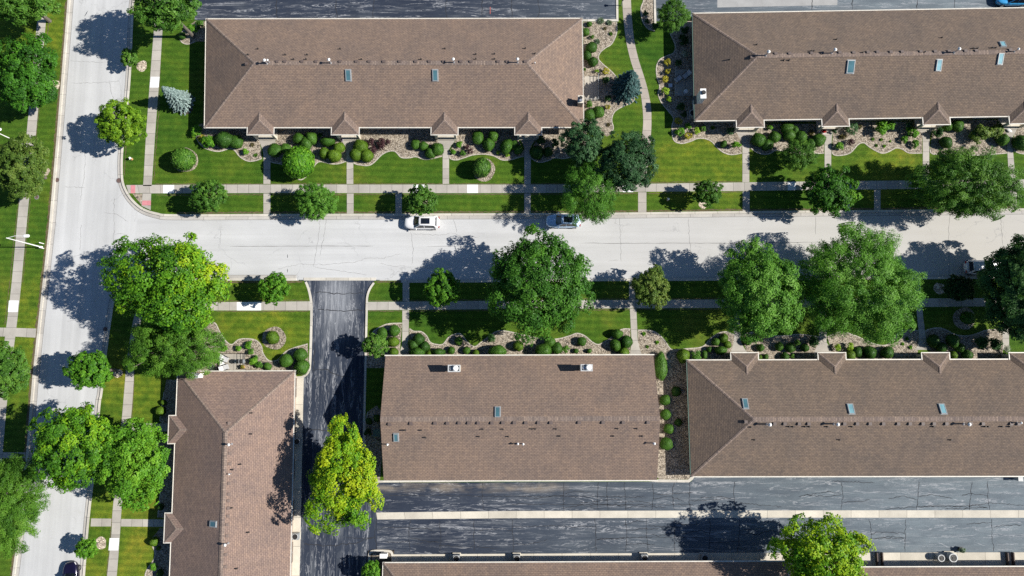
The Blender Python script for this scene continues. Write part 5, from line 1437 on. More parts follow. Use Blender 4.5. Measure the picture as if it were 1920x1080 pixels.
S(1006, 286, 13, 'd', 'dark yew ball next to the fourth walk', X); S(1027, 285, 9, 'd', 'smaller dark yew ball', X); S(1015, 263, 10, 'k', 'loose dark shrub under the eave', X); S(1040, 268, 9, 'k', 'dark shrub half under the crown', X)
X = 'in the bed between house end and winding path'
S(1105, 45, 5, 'b', 'small boxwood near the top kerb', X); S(1126, 40, 9, 's', 'larger pale sage clump', X); S(1142, 43, 7, 's', 'smaller pale sage clump', X); S(1098, 60, 8, 'b', 'round boxwood on the wall', X); S(1110, 69, 5, 'm', 'small leafy shrub', X)
S(1120, 79, 7, 's', 'lone sage clump in the middle', X); S(1145, 64, 5, 't', 'small tuft at the lawn edge', X); S(1134, 54, 4, 'n', 'dry tuft on open gravel', X); S(1109, 89, 10, 'd', 'upper dark ball of three', X); S(1101, 104, 9, 'd', 'wall-touching dark ball of three', X); S(1112, 116, 9, 'd', 'lower dark ball of three', X)
S(1119, 134, 5, 'y', 'small golden shrub by the patio', X); S(1136, 134, 8, 'y', 'larger golden shrub by the patio', X); S(1136, 151, 8, 'k', 'dark shrub beside the dark spruce', X); S(1140, 185, 7, 'k', 'shaded shrub below the dark spruce', X)
S(1104, 195, 8, 'm', 'leafy shrub below the small patio', X); S(1105, 216, 11, 'b', 'boxwood against the brick chimney wall', X); S(1122, 210, 11, 'b', 'boxwood one step off the chimney wall', X); S(1139, 201, 6, 'y', 'small golden shrub beside the lower boxwoods', X); S(1140, 234, 5, 'n', 'dry brown tuft above the dark crown', X); S(1096, 130, 4, 't', 'tiny tuft at the wall', X)
X = 'across the winding path'
S(1211, 25, 6, 'k', 'upper dark shrub in the stone bed by the kerb', X); S(1214, 40, 5, 'k', 'small dark shrub in the stone bed by the kerb', X); S(1229, 48, 8, 'k', 'wider dark shrub in the stone bed', X)
S(1251, 117, 8, 'y', 'topmost golden shrub of the patio row', X); S(1252, 134, 7, 'y', 'second golden shrub of the patio row', X); S(1247, 149, 8, 'y', 'third golden shrub of the patio row', X); S(1257, 161, 4, 's', 'small grey tuft in the patio row', X); S(1247, 172, 9, 'y', 'largest golden shrub of the patio row', X); S(1255, 186, 7, 'y', 'lowest golden shrub of the patio row', X)
X = 'in the shade of the white-chimney house'
S(1277, 200, 9, 'k', 'dark round shrub below the patio', X); S(1286, 102, 9, 'w', 'white-flowering shrub above the patio', X); S(1272, 119, 8, 'k', 'dark shrub just above the patio', X); S(1280, 76, 11, 'k', 'large dark shrub near the round tree', X); S(1282, 214, 7, 'k', 'small dark shrub at the house corner', X); S(1284, 56, 9, 'k', 'dark shrub tucked under the round spiky tree', '')
X = 'at the corner of the white-chimney house'
S(1272, 227, 9, 'y', 'upper yellow-green shrub of the cluster', X); S(1274, 246, 10, 'f', 'bright green shrub of the cluster', X); S(1290, 255, 9, 'y', 'golden lawn-side shrub of the cluster', X); S(1305, 246, 8, 'y', 'golden shrub ending the cluster', X); S(1291, 236, 7, 'f', 'small bright shrub by the wall', X); S(1319, 241, 7, 'm', 'leafy plant along the wall', X); S(1336, 240, 5, 't', 'small tuft on the gravel', X); S(1370, 246, 9, 'e', 'bluish shrub by the first gable', X)
S(1357, 270, 7, 'b', 'small boxwood in the bed tip before the first walk', ''); S(1378, 272, 13, 'f', 'low bright ground-hugging plant in the bed tip', '', 6)
X = 'in the bed behind the starburst tree'
S(1422, 262, 13, 'b', 'large boxwood beside the first walk', X); S(1437, 272, 10, 'b', 'half-hidden boxwood at the lawn', X); S(1444, 238, 6, 'f', 'small bright plant under the eave', X); S(1452, 257, 11, 'b', 'round boxwood in the bed middle', X); S(1442, 271, 9, 'd', 'dark ball between two boxwoods', X); S(1476, 240, 11, 'b', 'upper ball of the tall pair', X); S(1479, 253, 12, 'b', 'lower ball of the tall pair', X); S(1490, 245, 9, 'b', 'small ball beside the tall pair', X)
S(1501, 257, 12, 'b', 'boxwood over the starburst crown', X); S(1520, 250, 8, 'n', 'sparse pale plant', X); S(1535, 263, 12, 'b', 'boxwood touching the second walk', X); S(1519, 269, 10, 'b', 'boxwood half under the starburst tree', '')
X = 'in the wavy gravel bed'
S(1597, 241, 13, 'e', 'tall blue-green shrub at the second gable corner', X); S(1565, 246, 6, 'k', 'dark plant under the second gable', X); S(1579, 257, 10, 'n', 'brown sparse shrub', X, 6); S(1595, 267, 9, 'p', 'round purple barberry', X); S(1574, 275, 9, 'f', 'bright shrub at the second walk', X); S(1612, 238, 6, 'n', 'dry plant at the wall', X)
S(1655, 241, 16, 'f', 'big bright leafy shrub', X); S(1672, 236, 9, 'f', 'bright shrub joined to the big leafy one', X); S(1636, 261, 4, 't', 'tiny plant highest of the dots', X); S(1652, 262, 4, 't', 'tiny plant below the big leafy shrub', X); S(1643, 273, 4, 't', 'tiny plant at the lawn wave', X); S(1658, 274, 4, 't', 'tiny plant between the lawn waves', X); S(1669, 265, 3, 't', 'smallest green dot', X)
S(1705, 236, 9, 'e', 'bluish shrub at the third gable', X); S(1711, 247, 12, 'f', 'bright shrub at the third gable', X); S(1695, 262, 8, 'f', 'small bright shrub above the lawn', X); S(1715, 270, 8, 'f', 'bright shrub touching the third walk', X)
X = 'by the enormous street tree'
S(1795, 236, 11, 'b', 'round green shrub under the eave', X); S(1777, 238, 9, 'b', 'small green shrub beside the third gable', X); S(1757, 248, 11, 'k', 'dark shaded shrub near the third walk', X); S(1774, 267, 12, 'd', 'dark shaded yew ball', X); S(1838, 251, 24, 'o', 'broad spiky olive shrub', X, 22); S(1868, 246, 18, 'o', 'second spiky olive shrub, by the white ornament', '', 20); S(1880, 262, 11, 'b', 'boxwood peeping from behind the spiky olive shrubs', ''); S(1914, 268, 14, 'd', 'dark round shrub at the photo edge past the last walk', '')
X = 'by the driveway mouth'
S(717, 624, 11, 'b', 'upper boxwood touching the pale leafy tree', X); S(740, 620, 11, 'b', 'walk-side topmost boxwood', X); S(737, 641, 12, 'l', 'oval lime boxwood', X, 9); S(738, 660, 9, 'l', 'lowest small boxwood against the roof', X)
X = 'along the two-chimney house'
S(785, 636, 11, 'd', 'top dark ball of the walk cluster', X); S(775, 646, 10, 'd', 'walk-touching ball of the cluster', X); S(796, 650, 10, 'd', 'far ball of the walk cluster', X); S(782, 661, 14, 'b', 'big roof-edge ball of the walk cluster', X, 10); S(806, 663, 8, 'l', 'small lime ball at the roof edge', X); S(822, 661, 13, 'd', 'wide flat dark shrub at the roof edge', X, 8)
S(860, 639, 8, 'b', 'tallish shrub in the bed point', X); S(846, 657, 7, 'b', 'first of three small balls', X); S(875, 657, 7, 'b', 'second of three small balls', X); S(892, 662, 7, 'l', 'third of three small balls', X); S(933, 658, 17, 'b', 'large dome hidden partly by the big maple', X, 11); S(922, 634, 9, 'k', 'shaded shrub in the curved bed tip', X)
S(972, 649, 10, 'l', 'lime ball below the big maple crown', X); S(1019, 657, 16, 'b', 'largest dome under the big maple', X, 12); S(1044, 653, 11, 'b', 'ball beside the largest dome', X); S(1031, 641, 11, 'b', 'ball above the largest dome', X); S(1061, 654, 9, 'm', 'loose shrub past the domes', X); S(1091, 640, 9, 'b', 'lone ball on open gravel', X); S(1080, 658, 5, 'b', 'first of two tiny roof-edge balls', X); S(1105, 658, 5, 'b', 'second of two tiny roof-edge balls', X)
S(1157, 626, 11, 'b', 'lawn-side ball of the second-walk trio', X, 9); S(1154, 647, 11, 'b', 'middle ball of the second-walk trio', X); S(1175, 641, 12, 'd', 'walk-touching dark ball of the trio', X); S(1170, 661, 10, 'l', 'lime ball at the roof edge by the second walk', '')
X = 'beside the gable house end wall'
S(1239, 687, 12, 'b', 'long tall hedge', X, 27); S(1247, 750, 10, 'b', 'topmost ball of the four in line', X); S(1248, 777, 10, 'b', 'second ball of the four in line', X); S(1254, 804, 10, 'b', 'third ball of the four in line', X); S(1249, 832, 12, 'b', 'largest, lowest ball of the four in line', X); S(1268, 734, 9, 'd', 'shaded dark ball in the gravel court', X); S(1272, 792, 7, 'd', 'small shaded ball in the gravel court', X)
X = 'at the hipped house corner'
S(1207, 626, 5, 't', 'green tuft nearest'.replace('nearest', 'beside') + ' the second walk', X); S(1232, 642, 5, 't', 'green tuft mid-gravel', X); S(1214, 650, 4, 't', 'smallest tuft mid-gravel', X); S(1281, 667, 12, 'l', 'large half-shaded ball at the roof', X); S(1304, 667, 11, 'm', 'leafy shrub at the roof', X); S(1321, 665, 5, 'b', 'slim upright boxwood', X, 8); S(1330, 655, 6, 'b', 'small ball', X); S(1342, 641, 8, 'b', 'lawn-side ball of three', X); S(1357, 634, 9, 'l', 'topmost lime ball of three', X); S(1364, 646, 7, 'l', 'walk-side small lime ball of three', X); S(1351, 657, 12, 'b', 'flat-topped ball at the roof', X, 8)
X = 'under the tall street tree'
S(1402, 640, 8, 'b', 'walk-side ball', X); S(1426, 652, 7, 'b', 'small ball on gravel', X); S(1423, 634, 9, 'm', 'loose leafy shrub', X); S(1436, 669, 5, 'b', 'tiny ball at the roof edge', X); S(1424, 670, 5, 'l', 'tiny lime ball at the gable', X); S(1461, 650, 8, 'b', 'bright ball mid-bed', X); S(1482, 652, 9, 'b', 'bright rounder ball mid-bed', X); S(1495, 643, 7, 'm', 'loose shrub mid-bed', X); S(1509, 652, 8, 'd', 'dark ball mid-bed', X); S(1525, 641, 11, 'k', 'dark loose shrub beside the walk', X); S(1472, 669, 8, 'b', 'roof-edge ball', X); S(1486, 667, 5, 'm', 'roof-edge slim shrub', X)
X = 'below the widest feathery tree'
S(1571, 651, 8, 'y', 'first golden shrub', X); S(1592, 650, 9, 'y', 'second golden shrub', X); S(1594, 666, 10, 'l', 'bright lime ball beside the gable', X); S(1631, 661, 13, 'd', 'large dark ball', X); S(1664, 661, 12, 'd', 'second large dark ball', X); S(1607, 660, 10, 'd', 'dark ball touching the lime one', X); S(1700, 635, 5, 't', 'top tuft on bright gravel', X); S(1692, 645, 4, 't', 'small tuft on bright gravel', X); S(1707, 651, 5, 't', 'lower tuft on bright gravel', X)
X = 'in the shaded bed past the last gable walk'
S(1750, 639, 12, 'd', 'walk-side dark ball', X); S(1765, 652, 10, 'd', 'second dark ball', X); S(1787, 639, 13, 'd', 'largest dark ball', X); S(1800, 652, 9, 'd', 'small dark ball', X); S(1787, 666, 8, 'l', 'sunlit lime ball', X); S(1814, 666, 10, 'd', 'roof-edge dark ball', X); S(1841, 642, 15, 'k', 'loose dark shrub', X); S(1866, 645, 14, 'k', 'second loose dark shrub', X); S(1888, 656, 9, 'w', 'white-flecked shrub', X)
X = 'by the driveway corner of the patio house'
S(537, 676, 13, 'b', 'single tall ball', X); S(564, 665, 13, 'b', 'upper kerb-side ball', X); S(566, 688, 14, 'b', 'lower kerb-side ball', X)
X = 'around the lounge-chair patio'
S(447, 652, 7, 'f', 'small bright shrub above', X); S(467, 647, 8, 'f', 'bright shrub at the lawn', X); S(470, 660, 7, 'm', 'leafy shrub at the corner', X); S(422, 654, 7, 'f', 'shrub under the locust', X); S(475, 676, 9, 'f', 'bright shrub alongside', X); S(486, 685, 8, 'm', 'leafy shrub on the roof edge', X); S(502, 687, 7, 'b', 'small ball at the roof edge', X); S(480, 671, 6, 'm', 'small leafy shrub', X); S(390, 673, 6, 'f', 'lone shrub on the far gravel', X); S(400, 689, 9, 's', 'sage shrub beside the fence', X)
X = 'in the narrow bed of the pinkish-brown house'
S(307, 755, 6, 'l', 'upper lime ball', X); S(301, 771, 9, 'l', 'larger lime ball above the entry walk', X); S(304, 843, 5, 'l', 'small ball below the first entry', X); S(301, 951, 6, 'd', 'dark ball above the second walk', X); S(289, 1016, 9, 'l', 'lawn-side lime ball below the second walk', X); S(297, 1028, 4, 'l', 'tiny ball below the second walk', X); S(287, 1063, 8, 'f', 'bright leafy plant', X); S(300, 1075, 7, 'd', 'bottom-most dark ball', X)
X = 'by the top parking lot corner'
S(341, 67, 7, 'd', 'small dark ball on gravel', X); S(360, 55, 10, 'f', 'bright shrub', X); S(376, 47, 10, 'm', 'darker leafy shrub at the eave', X)
X = 'in the shaded driveway strip'
S(692, 790, 7, 'd', 'kerb-side dark ball', X); S(707, 784, 7, 'd', 'wall-side dark ball', X); S(690, 811, 9, 'k', 'loose dark shrub by the green box', X)
# ------------------------------------------------------------------ vehicles
def paint(name, c, metal=0.1, rough=0.3):
    return plain(name, c, rough, metal, 0.04, 0.6)
PAINT = dict(white=paint('white_car_paint', (0.80, 0.80, 0.80)), silver=paint('silver_blue_car_paint', (0.50, 0.66, 0.85), 0.35, 0.2), grey=paint('pale_grey_car_paint', (0.74, 0.75, 0.78), 0.1),
             navy=paint('dark_purple_car_paint', (0.010, 0.008, 0.032), 0.3, 0.2), blue=paint('bright_blue_car_paint', (0.05, 0.36, 0.72), 0.2))
def car(label, px, py, head, colour, L=4.65, Wd=1.86, sunroof=True, rails=False, H=1.62):
    """nose towards local +x"""
    c = P(px, py, 0.6)
    root = empty('parked_car', (c[0], c[1], 0.009), label, 'car', 'cars parked by the kerbs', head)
    cm = PAINT[colour]
    h, w = L / 2, Wd / 2
    def plan(k, inset, z, n=28):
        out = []
        for i in range(n):
            a = 2 * math.pi * i / n
            ca, sa = math.cos(a), math.sin(a)
            x = (abs(ca) ** (2 / 4.2)) * (1 if ca > 0 else -1) * (h - inset)
            yv = (abs(sa) ** (2 / 5.0)) * (1 if sa > 0 else -1) * (w - inset)
            nose = max(0, (x / h - 0.55) / 0.45); tailf = max(0, (-x / h - 0.65) / 0.35)
            yv *= 1 - 0.16 * nose ** 2 - 0.10 * tailf ** 2
            zz = z
            if k: zz = z - 0.20 * max(0, x / h - 0.30) ** 1.5 * 1.2
            out.append((x, yv, zz))
        return out
    b = MB()
    b.ring([plan(0, 0.12, 0.22), plan(0, 0.02, 0.34), plan(0, 0.0, 0.60), plan(1, 0.02, 0.82), plan(1, 0.07, 0.93), plan(1, 0.16, 0.985), plan(1, 0.45, 1.01)])
    b.build('body', cm, root, (0, 0, 0), True)
    # glasshouse
    def gh(x0, x1, yw, z, n=6):
        return [(x0, -yw, z), (x0, yw, z), (x1 - 0.06, yw, z), (x1 + 0.06, yw * 0.55, z), (x1 + 0.06, -yw * 0.55, z), (x1 - 0.06, -yw, z)][::-1]
    zb, zt = 0.95, H - 0.05
    bx0, bx1, by = -h + 0.35, h - 1.35, w - 0.12
    tx0, tx1, ty = -h + 0.62, h - 2.05, w - 0.34
    b = MB(); b.ring([gh(bx0, bx1, by, zb), gh(tx0, tx1, ty, zt)], sm=False); b.build('window', M['carglass'], root, (0, 0, 0))
    b = MB()
    def rp(inset, z):
        q = gh(tx0 + inset - 0.10, tx1 - inset - 0.02, ty + 0.03 - inset, z)
        return q
    b.ring([rp(0.0, zt - 0.03), rp(0.0, zt + 0.02), rp(0.10, zt + 0.06), rp(0.35, zt + 0.075)])
    rf = b.build('roof', cm, root, (0, 0, 0), True)
    b = MB()                                           # pillars
    for sy in (-1, 1):
        b.tube((bx1 - 0.02, sy * (by - 0.02), zb), (tx1 - 0.06, sy * ty, zt), 0.055, 0.05, 6)
        b.tube((bx0 + 0.04, sy * (by - 0.02), zb), (tx0 + 0.02, sy * ty, zt), 0.12, 0.09, 6)
        b.tube((-0.35, sy * by, zb), (-0.35, sy * (ty + 0.01), zt), 0.035, 0.035, 6)
    b.build('pillar_frame', cm, root, (0, 0, 0))
    if sunroof:
        b = MB(); b.box((tx1 - 1.45, -ty + 0.20, zt + 0.05), (tx1 - 0.28, ty - 0.20, zt + 0.088)); b.build('sunroof', M['carglass'], rf, (0, 0, 0))
    if rails:
        for sy in (-1, 1):
            b = MB(); b.tube((tx0 + 0.1, sy * (ty - 0.06), zt + 0.11), (tx1 - 0.2, sy * (ty - 0.06), zt + 0.11), 0.025, n=6); b.build('roof_rail', M['galv'], rf, (0, 0, 0))
    for sx in (h - 0.92, -h + 0.88):
        for sy in (-1, 1):
            b = MB(); b.tube((sx, sy * (w - 0.20), 0.335), (sx, sy * (w + 0.012), 0.335), 0.335, n=22); wl = b.build('wheel', M['tyre'], root, (0, 0, 0))
            b = MB(); b.tube((sx, sy * (w - 0.10), 0.335), (sx, sy * (w + 0.022), 0.335), 0.21, n=16); b.build('rim', M['rim'], wl, (0, 0, 0))
    for sy in (-1, 1):
        b = MB(); b.tube((h - 0.42, sy * (w - 0.26), 0.72), (h - 0.12, sy * (w - 0.42), 0.68), 0.10, 0.08, 8); b.build('headlight', M['lamp'], root, (0, 0, 0))
        b = MB(); b.box((-h + 0.02, sy * (w - 0.32) - 0.16, 0.70), (-h + 0.14, sy * (w - 0.32) + 0.16, 0.88)); b.build('tail_light', M['tail'], root, (0, 0, 0))
        b = MB(); b.tube((bx1 - 0.25, sy * (w - 0.08), 1.0), (bx1 - 0.30, sy * (w + 0.17), 1.03), 0.06, 0.085, 8); b.build('mirror', cm, root, (0, 0, 0))
    b = MB(); b.box((h - 0.10, -0.26, 0.42), (h - 0.005, 0.26, 0.54)); b.build('front_grille', M['dark'], root, (0, 0, 0))
    b = MB(); b.box((-h + 0.005, -0.26, 0.46), (-h + 0.08, 0.26, 0.58)); b.build('number_plate', M['white'], root, (0, 0, 0))
    return root
car('white SUV with a dark panoramic sunroof parked against the kerb', 791.5, 417.5, math.pi, 'white', 4.75)
car('silver-blue car with a dark sunroof under the drooping locust', 1056, 414.5, math.pi, 'silver', 4.65)
car('pale grey SUV with roof rails half hidden by the giant dark tree', 1842, 501, 0.0, 'grey', 4.8, 1.9, False, True, 1.72)
car('glossy dark purple car cut off at the bottom of the side street', 134, 1089, rad(96), 'navy', 4.7, 1.88, False)
car('bright blue car in the parking lot above the darker row house', 1897, -1, math.pi, 'blue', 4.6).location.z = 0.135

# ------------------------------------------------------------------ street and garden furniture
def street_lamp(x, y, h, label, arm=2.4, dy=0.0):
    c = P(x, y, ZL)
    root = empty('street_lamp', c, label, 'street lamp', 'white street lamps')
    b = MB(); b.tube((0, 0, 0), (0, 0, h), 0.085, 0.05, 12); b.tube((0, 0, 0), (0, 0, 0.25), 0.16, 0.12, 12); b.build('pole', M['white'], root, (0, 0, 0))
    b = MB(); b.tube((-0.1, 0, h - 0.15), (arm * 0.5, dy, h + 0.05), 0.035, 0.035, 8); b.tube((arm * 0.5, dy, h + 0.05), (arm, dy, h + 0.05), 0.035, 0.03, 8); b.build('arm', M['white'], root, (0, 0, 0))
    b = MB()
    R = []
    for t, wd, hh in ((0, 0.10, 0.05), (0.15, 0.19, 0.09), (0.45, 0.21, 0.10), (0.68, 0.19, 0.08), (0.8, 0.12, 0.04)):
        R.append([(arm + t, dy + wd * math.cos(a * math.pi / 5), h + 0.06 + hh * math.sin(a * math.pi / 5)) for a in range(10)])
    b.ring(R); hd = b.build('lamp_head', M['white'], root, (0, 0, 0))
    b = MB(); b.box((arm + 0.2, dy - 0.13, h - 0.08), (arm + 0.66, dy + 0.13, h - 0.035)); b.build('lens', M['lamp'], hd, (0, 0, 0))
street_lamp(78.5, 463.5, 6.6, 'tall white street lamp at the side street corner with its arm over the sidewalk', 2.1, 0.25)
street_lamp(50, 274, 6.6, 'white street lamp at the photo edge, pole hidden by the olive maple', 0.6)
for x, y, lb in ((82, 457, 'short white marker post standing just above the tall lamp foot'), (82, 466, 'short white marker post standing just below the tall lamp foot')):
    c = P(x, y, ZL); b = MB(); b.tube((c[0], c[1], ZL), (c[0], c[1], ZL + 0.85), 0.06, n=10); b.tube((c[0], c[1], ZL + 0.85), (c[0], c[1], ZL + 0.9), 0.07, 0.04, n=10)
    tag(b.build('marker_post', M['white'], None, c), lb, 'post', 'white marker posts').location = c
def hydrant(x, y, label):
    c = P(x, y, ZL)
    root = empty('fire_hydrant', c, label, 'fire hydrant', 'fire hydrants')
    b = MB(); b.tube((0, 0, 0), (0, 0, 0.08), 0.17, n=14); b.tube((0, 0, 0.08), (0, 0, 0.55), 0.11, n=14); b.build('barrel', M['tan'], root, (0, 0, 0))
    b = MB(); b.tube((0, 0, 0.55), (0, 0, 0.60), 0.15, n=14); b.tube((0, 0, 0.60), (0, 0, 0.74), 0.14, 0.05, n=14); b.tube((0, 0, 0.74), (0, 0, 0.80), 0.035, n=6); b.build('bonnet', M['white'], root, (0, 0, 0))
    for a in (0, 2.1, -2.1):
        b = MB(); d = Vector((math.cos(a), math.sin(a), 0)); b.tube(tuple(d * 0.09 + Vector((0, 0, .42))), tuple(d * 0.2 + Vector((0, 0, .42))), 0.06, n=10); b.build('nozzle', M['white'], root, (0, 0, 0))
hydrant(247.5, 298.5, 'white and tan fire hydrant on the verge below the yellow-green tree')
hydrant(1251.5, 375, 'white-capped hydrant in tree shade on the verge past the winding path')
for x, y, r, lb in ((107, 337.5, 0.29, 'round rusty drain cover in the gutter below the olive maple'), (223, 338.5, 0.33, 'round rusty manhole cover beside the curved street corner'), (197.5, 617, 0.29, 'dark drain cover shaded by the huge golden-topped maple'), (70, 370, 0.25, 'dull iron cover in the grass below the olive maple')):
    c = P(x, y, 0)
    root = empty('manhole_cover', (c[0], c[1], ZL if x == 70 else 0.008), lb, 'manhole cover', 'round iron covers')
    b = MB(); b.disc((0, 0), r + 0.06, -0.01, 0.005, 24); b.build('rim', M['grey'], root, (0, 0, 0))
    b = MB(); b.disc((0, 0), r, 0.0, 0.012, 24)
    for k in range(-2, 3): b.box((-r * 0.75, k * r * 0.3 - 0.02, 0.0125), (r * 0.75, k * r * 0.3 + 0.02, 0.019))
    b.build('lid', M['iron'], root, (0, 0, 0))
def condenser(x, y, label, round_=False, z=ZB, r=0.42, rim='grey'):
    c = P(x, y, z + 0.85); c = (c[0], c[1], z)
    root = empty('air_conditioner', c, label, 'air conditioner', 'outdoor air conditioners')
    b = MB()
    if round_: b.tube((0, 0, 0.05), (0, 0, 0.85), r * 1.1, n=26)
    else:
        b.box((-r, -r, 0.05), (r, r, 0.85))
    b.build('casing', M[rim], root, (0, 0, 0))
    b = MB(); b.box((-r * 1.25, -r * 1.25, 0.0), (r * 1.25, r * 1.25, 0.05)); b.build('pad', M['apron'], root, (0, 0, 0))
    b = MB()
    n = 26
    R = [[(q * math.cos(2 * math.pi * k / n), q * math.sin(2 * math.pi * k / n), zz) for k in range(n)] for q, zz in ((r * 0.86, 0.851), (r * (1.1 if round_ else 0.97), 0.851), (r * (1.1 if round_ else 0.97), 0.90), (r * 0.86, 0.90))]
    b.ring(R + [R[0]], False, False, False); b.build('fan_guard', M['lightgrey'], root, (0, 0, 0))
    b = MB(); b.disc((0, 0), r * 0.85, 0.852, 0.858, 22); b.build('fan_well', M['dark'], root, (0, 0, 0))
    b = MB()
    for k in range(3):
        a = k * 2.094; ca, sa = math.cos(a), math.sin(a)
        b.face([(0.05 * ca, 0.05 * sa, 0.868), (r * 0.7 * math.cos(a - .3), r * 0.7 * math.sin(a - .3), 0.862), (r * 0.7 * math.cos(a + .3), r * 0.7 * math.sin(a + .3), 0.882)])
    b.tube((0, 0, 0.86), (0, 0, 0.90), 0.09, n=12)
    b.build('fan', M['pipe'], root, (0, 0, 0))
condenser(855.5, 1047.5, 'first boxy air conditioner on the apron right of the kerb island'.replace('right of', 'past'))
condenser(969, 1047.5, 'second boxy air conditioner on the bottom apron'); condenser(1209, 1046.5, 'third boxy air conditioner on the bottom apron, beside the tree shadow'); condenser(1322, 1046.5, 'fourth boxy air conditioner, standing inside the tree shadow')
condenser(1765, 1046.5, 'smaller round white condenser of the pair on the bottom apron', True, r=0.40, rim='grey'); condenser(1787.5, 1046, 'larger round white condenser of the pair on the bottom apron', True, r=0.50, rim='grey')
condenser(556.5, 828, 'shaded air conditioner on the apron beside the golden-yellow maple', r=0.40); condenser(553, 1006.5, 'sunlit air conditioner on the apron strip below the maple shadow', r=0.40)
condenser(1334 - 35, 212, 'boxy air conditioner in shade at the white-chimney house corner', r=0.45)
def utility(x, y, w, d, h, label, mat, z=ZB):
    c = P(x, y, z + h); c = (c[0], c[1], z)
    root = empty('utility_box', c, label, 'utility box', 'utility boxes')
    b = MB(); b.box((-w, -d, 0.0), (w, d, h * 0.94)); b.build('cabinet', M[mat], root, (0, 0, 0))
    b = MB(); b.box((-w - 0.04, -d - 0.04, h * 0.94 + 0.001), (w + 0.04, d + 0.04, h)); b.build('lid', M[mat], root, (0, 0, 0))
    b = MB(); b.box((w * 0.4, -d - 0.03, h * 0.4), (w * 0.6, -d - 0.003, h * 0.55)); b.build('handle', M['dark'], root, (0, 0, 0))
utility(706.5, 812, 0.42, 0.42, 0.8, 'pale green electrical cabinet in the shaded strip at the gable house end', 'green_box')
utility(1914, 898.5, 0.26, 0.22, 1.0, 'small grey box standing under the eave in the parking lane', 'lightgrey', 0.0)
utility(1257, 160, 0.22, 0.22, 0.4, 'tiny grey cube in the golden shrub row', 'galv')
# cluster mailbox on the kerb island
c = P(719, 1042.5, 1.35)
root = empty('mailbox_cluster', (c[0], c[1], ZB), 'white cluster mailbox standing on the small kerb island', 'mailbox')
b = MB(); b.box((-0.42, -0.24, 0.45), (0.42, 0.24, 1.25)); b.build('cabinet', M['white'], root, (0, 0, 0))
b = MB(); b.box((-0.46, -0.28, 1.251), (0.46, 0.28, 1.30)); b.build('lid', M['white'], root, (0, 0, 0))
b = MB(); b.box((-0.18, -0.15, 0), (0.18, 0.15, 0.449)); b.build('pedestal', M['galv'], root, (0, 0, 0))
for i in range(4):
    b = MB(); b.box((-0.40 + i * 0.2, 0.241, 0.5), (-0.22 + i * 0.2, 0.255, 1.2)); b.build('door', M['galv'], root, (0, 0, 0))
# lounge patio
def lounge(x, y, rz, label):
    c = P(x, y, ZW + 0.4); c = (c[0], c[1], ZW)
    root = empty('lounge_chair', c, label, 'lounge chair', 'patio lounge chairs', rz)
    b = MB(); b.box((-0.05, -0.32, 0.36), (0.62, 0.32, 0.45)); b.build('seat', M['cushion'], root, (0, 0, 0))
    b = MB(); f = [(-0.07, -0.32, 0.42), (-0.07, 0.32, 0.42), (-0.50, 0.32, 0.86), (-0.50, -0.32, 0.86)]; g2 = [(x_ - 0.06, y_, z_ - 0.05) for x_, y_, z_ in f]; b.ring([g2, f], sm=False); b.build('backrest', M['cushion'], root, (0, 0, 0))
    for sy in (-1, 1):
        b = MB(); b.box((-0.30, sy * 0.37 - 0.03, 0.58), (0.6, sy * 0.37 + 0.03, 0.62)); b.build('armrest', M['dark'], root, (0, 0, 0))
        for lx in (-0.25, 0.55):
            b = MB(); b.tube((lx, sy * 0.37, 0), (lx, sy * 0.37, 0.579), 0.025, n=6); b.build('leg', M['dark'], root, (0, 0, 0))
lounge(419.5, 671.5, rad(-25), 'pale lounge chair in the upper corner of the sunny patio')
lounge(420, 690, rad(20), 'pale lounge chair beside the roof edge on the sunny patio')
lounge(1266.5 + 4, 149, rad(40), 'dark shaded lounge chair at the fence of the shady patio'); lounge(1288, 140, rad(220), 'dark shaded lounge chair against the wall side of the shady patio')
c = P(416.5, 681, ZW + 0.45); root = empty('side_table', (c[0], c[1], ZW), 'small square white table between the two pale lounge chairs', 'table')
b = MB(); b.box((-0.3, -0.3, 0.42), (0.3, 0.3, 0.46)); b.build('table_top', M['white'], root, (0, 0, 0))
for sx in (-1, 1):
    for sy in (-1, 1):
        b = MB(); b.box((sx * 0.26 - 0.02, sy * 0.26 - 0.02, 0), (sx * 0.26 + 0.02, sy * 0.26 + 0.02, 0.419)); b.build('leg', M['white'], root, (0, 0, 0))
c = P(450, 677.5, 0.9); root = empty('barbecue_grill', (c[0], c[1], ZW), 'dark barbecue grill with a pale middle stripe on the sunny patio', 'grill')
b = MB(); b.box((-0.32, -0.28, 0.55), (0.32, 0.28, 0.95)); b.build('firebox', M['dark'], root, (0, 0, 0))
b = MB(); b.tube((-0.33, 0, 0.952), (0.33, 0, 0.952), 0.2, n=14); b.build('hood', M['dark'], root, (0, 0, 0))
b = MB(); b.box((-0.05, -0.3, 1.0), (0.02, 0.3, 1.17)); b.build('handle', M['galv'], root, (0, 0, 0))
for sx in (-1, 1):
    b = MB(); b.box((sx * 0.5 - 0.16, -0.24, 0.80), (sx * 0.5 + 0.16, 0.24, 0.84)); b.build('side_shelf', M['grey'], root, (0, 0, 0))
    b = MB(); b.box((sx * 0.26 - 0.03, -0.2, 0), (sx * 0.26 + 0.03, 0.2, 0.549)); b.build('leg', M['dark'], root, (0, 0, 0))
def pot(x, y, label, mat, bloom, r=0.28, s=0.5, z=ZW):
    c = P(x, y, z + 0.5); c = (c[0], c[1], z)
    root = empty('potted_plant', c, label, 'potted plant', 'potted plants')
    b = MB(); b.tube((0, 0, 0), (0, 0, 0.38), r * 0.75, r, 16); b.build('pot', M[mat], root, (0, 0, 0))
    o = link(bpy.data.objects.new('foliage', loose('foliage', bloom, int(x), 260, 0.34, 0.7))); o.parent = root; o.location = (0, 0, 0.5); o.scale = (s, s, s)
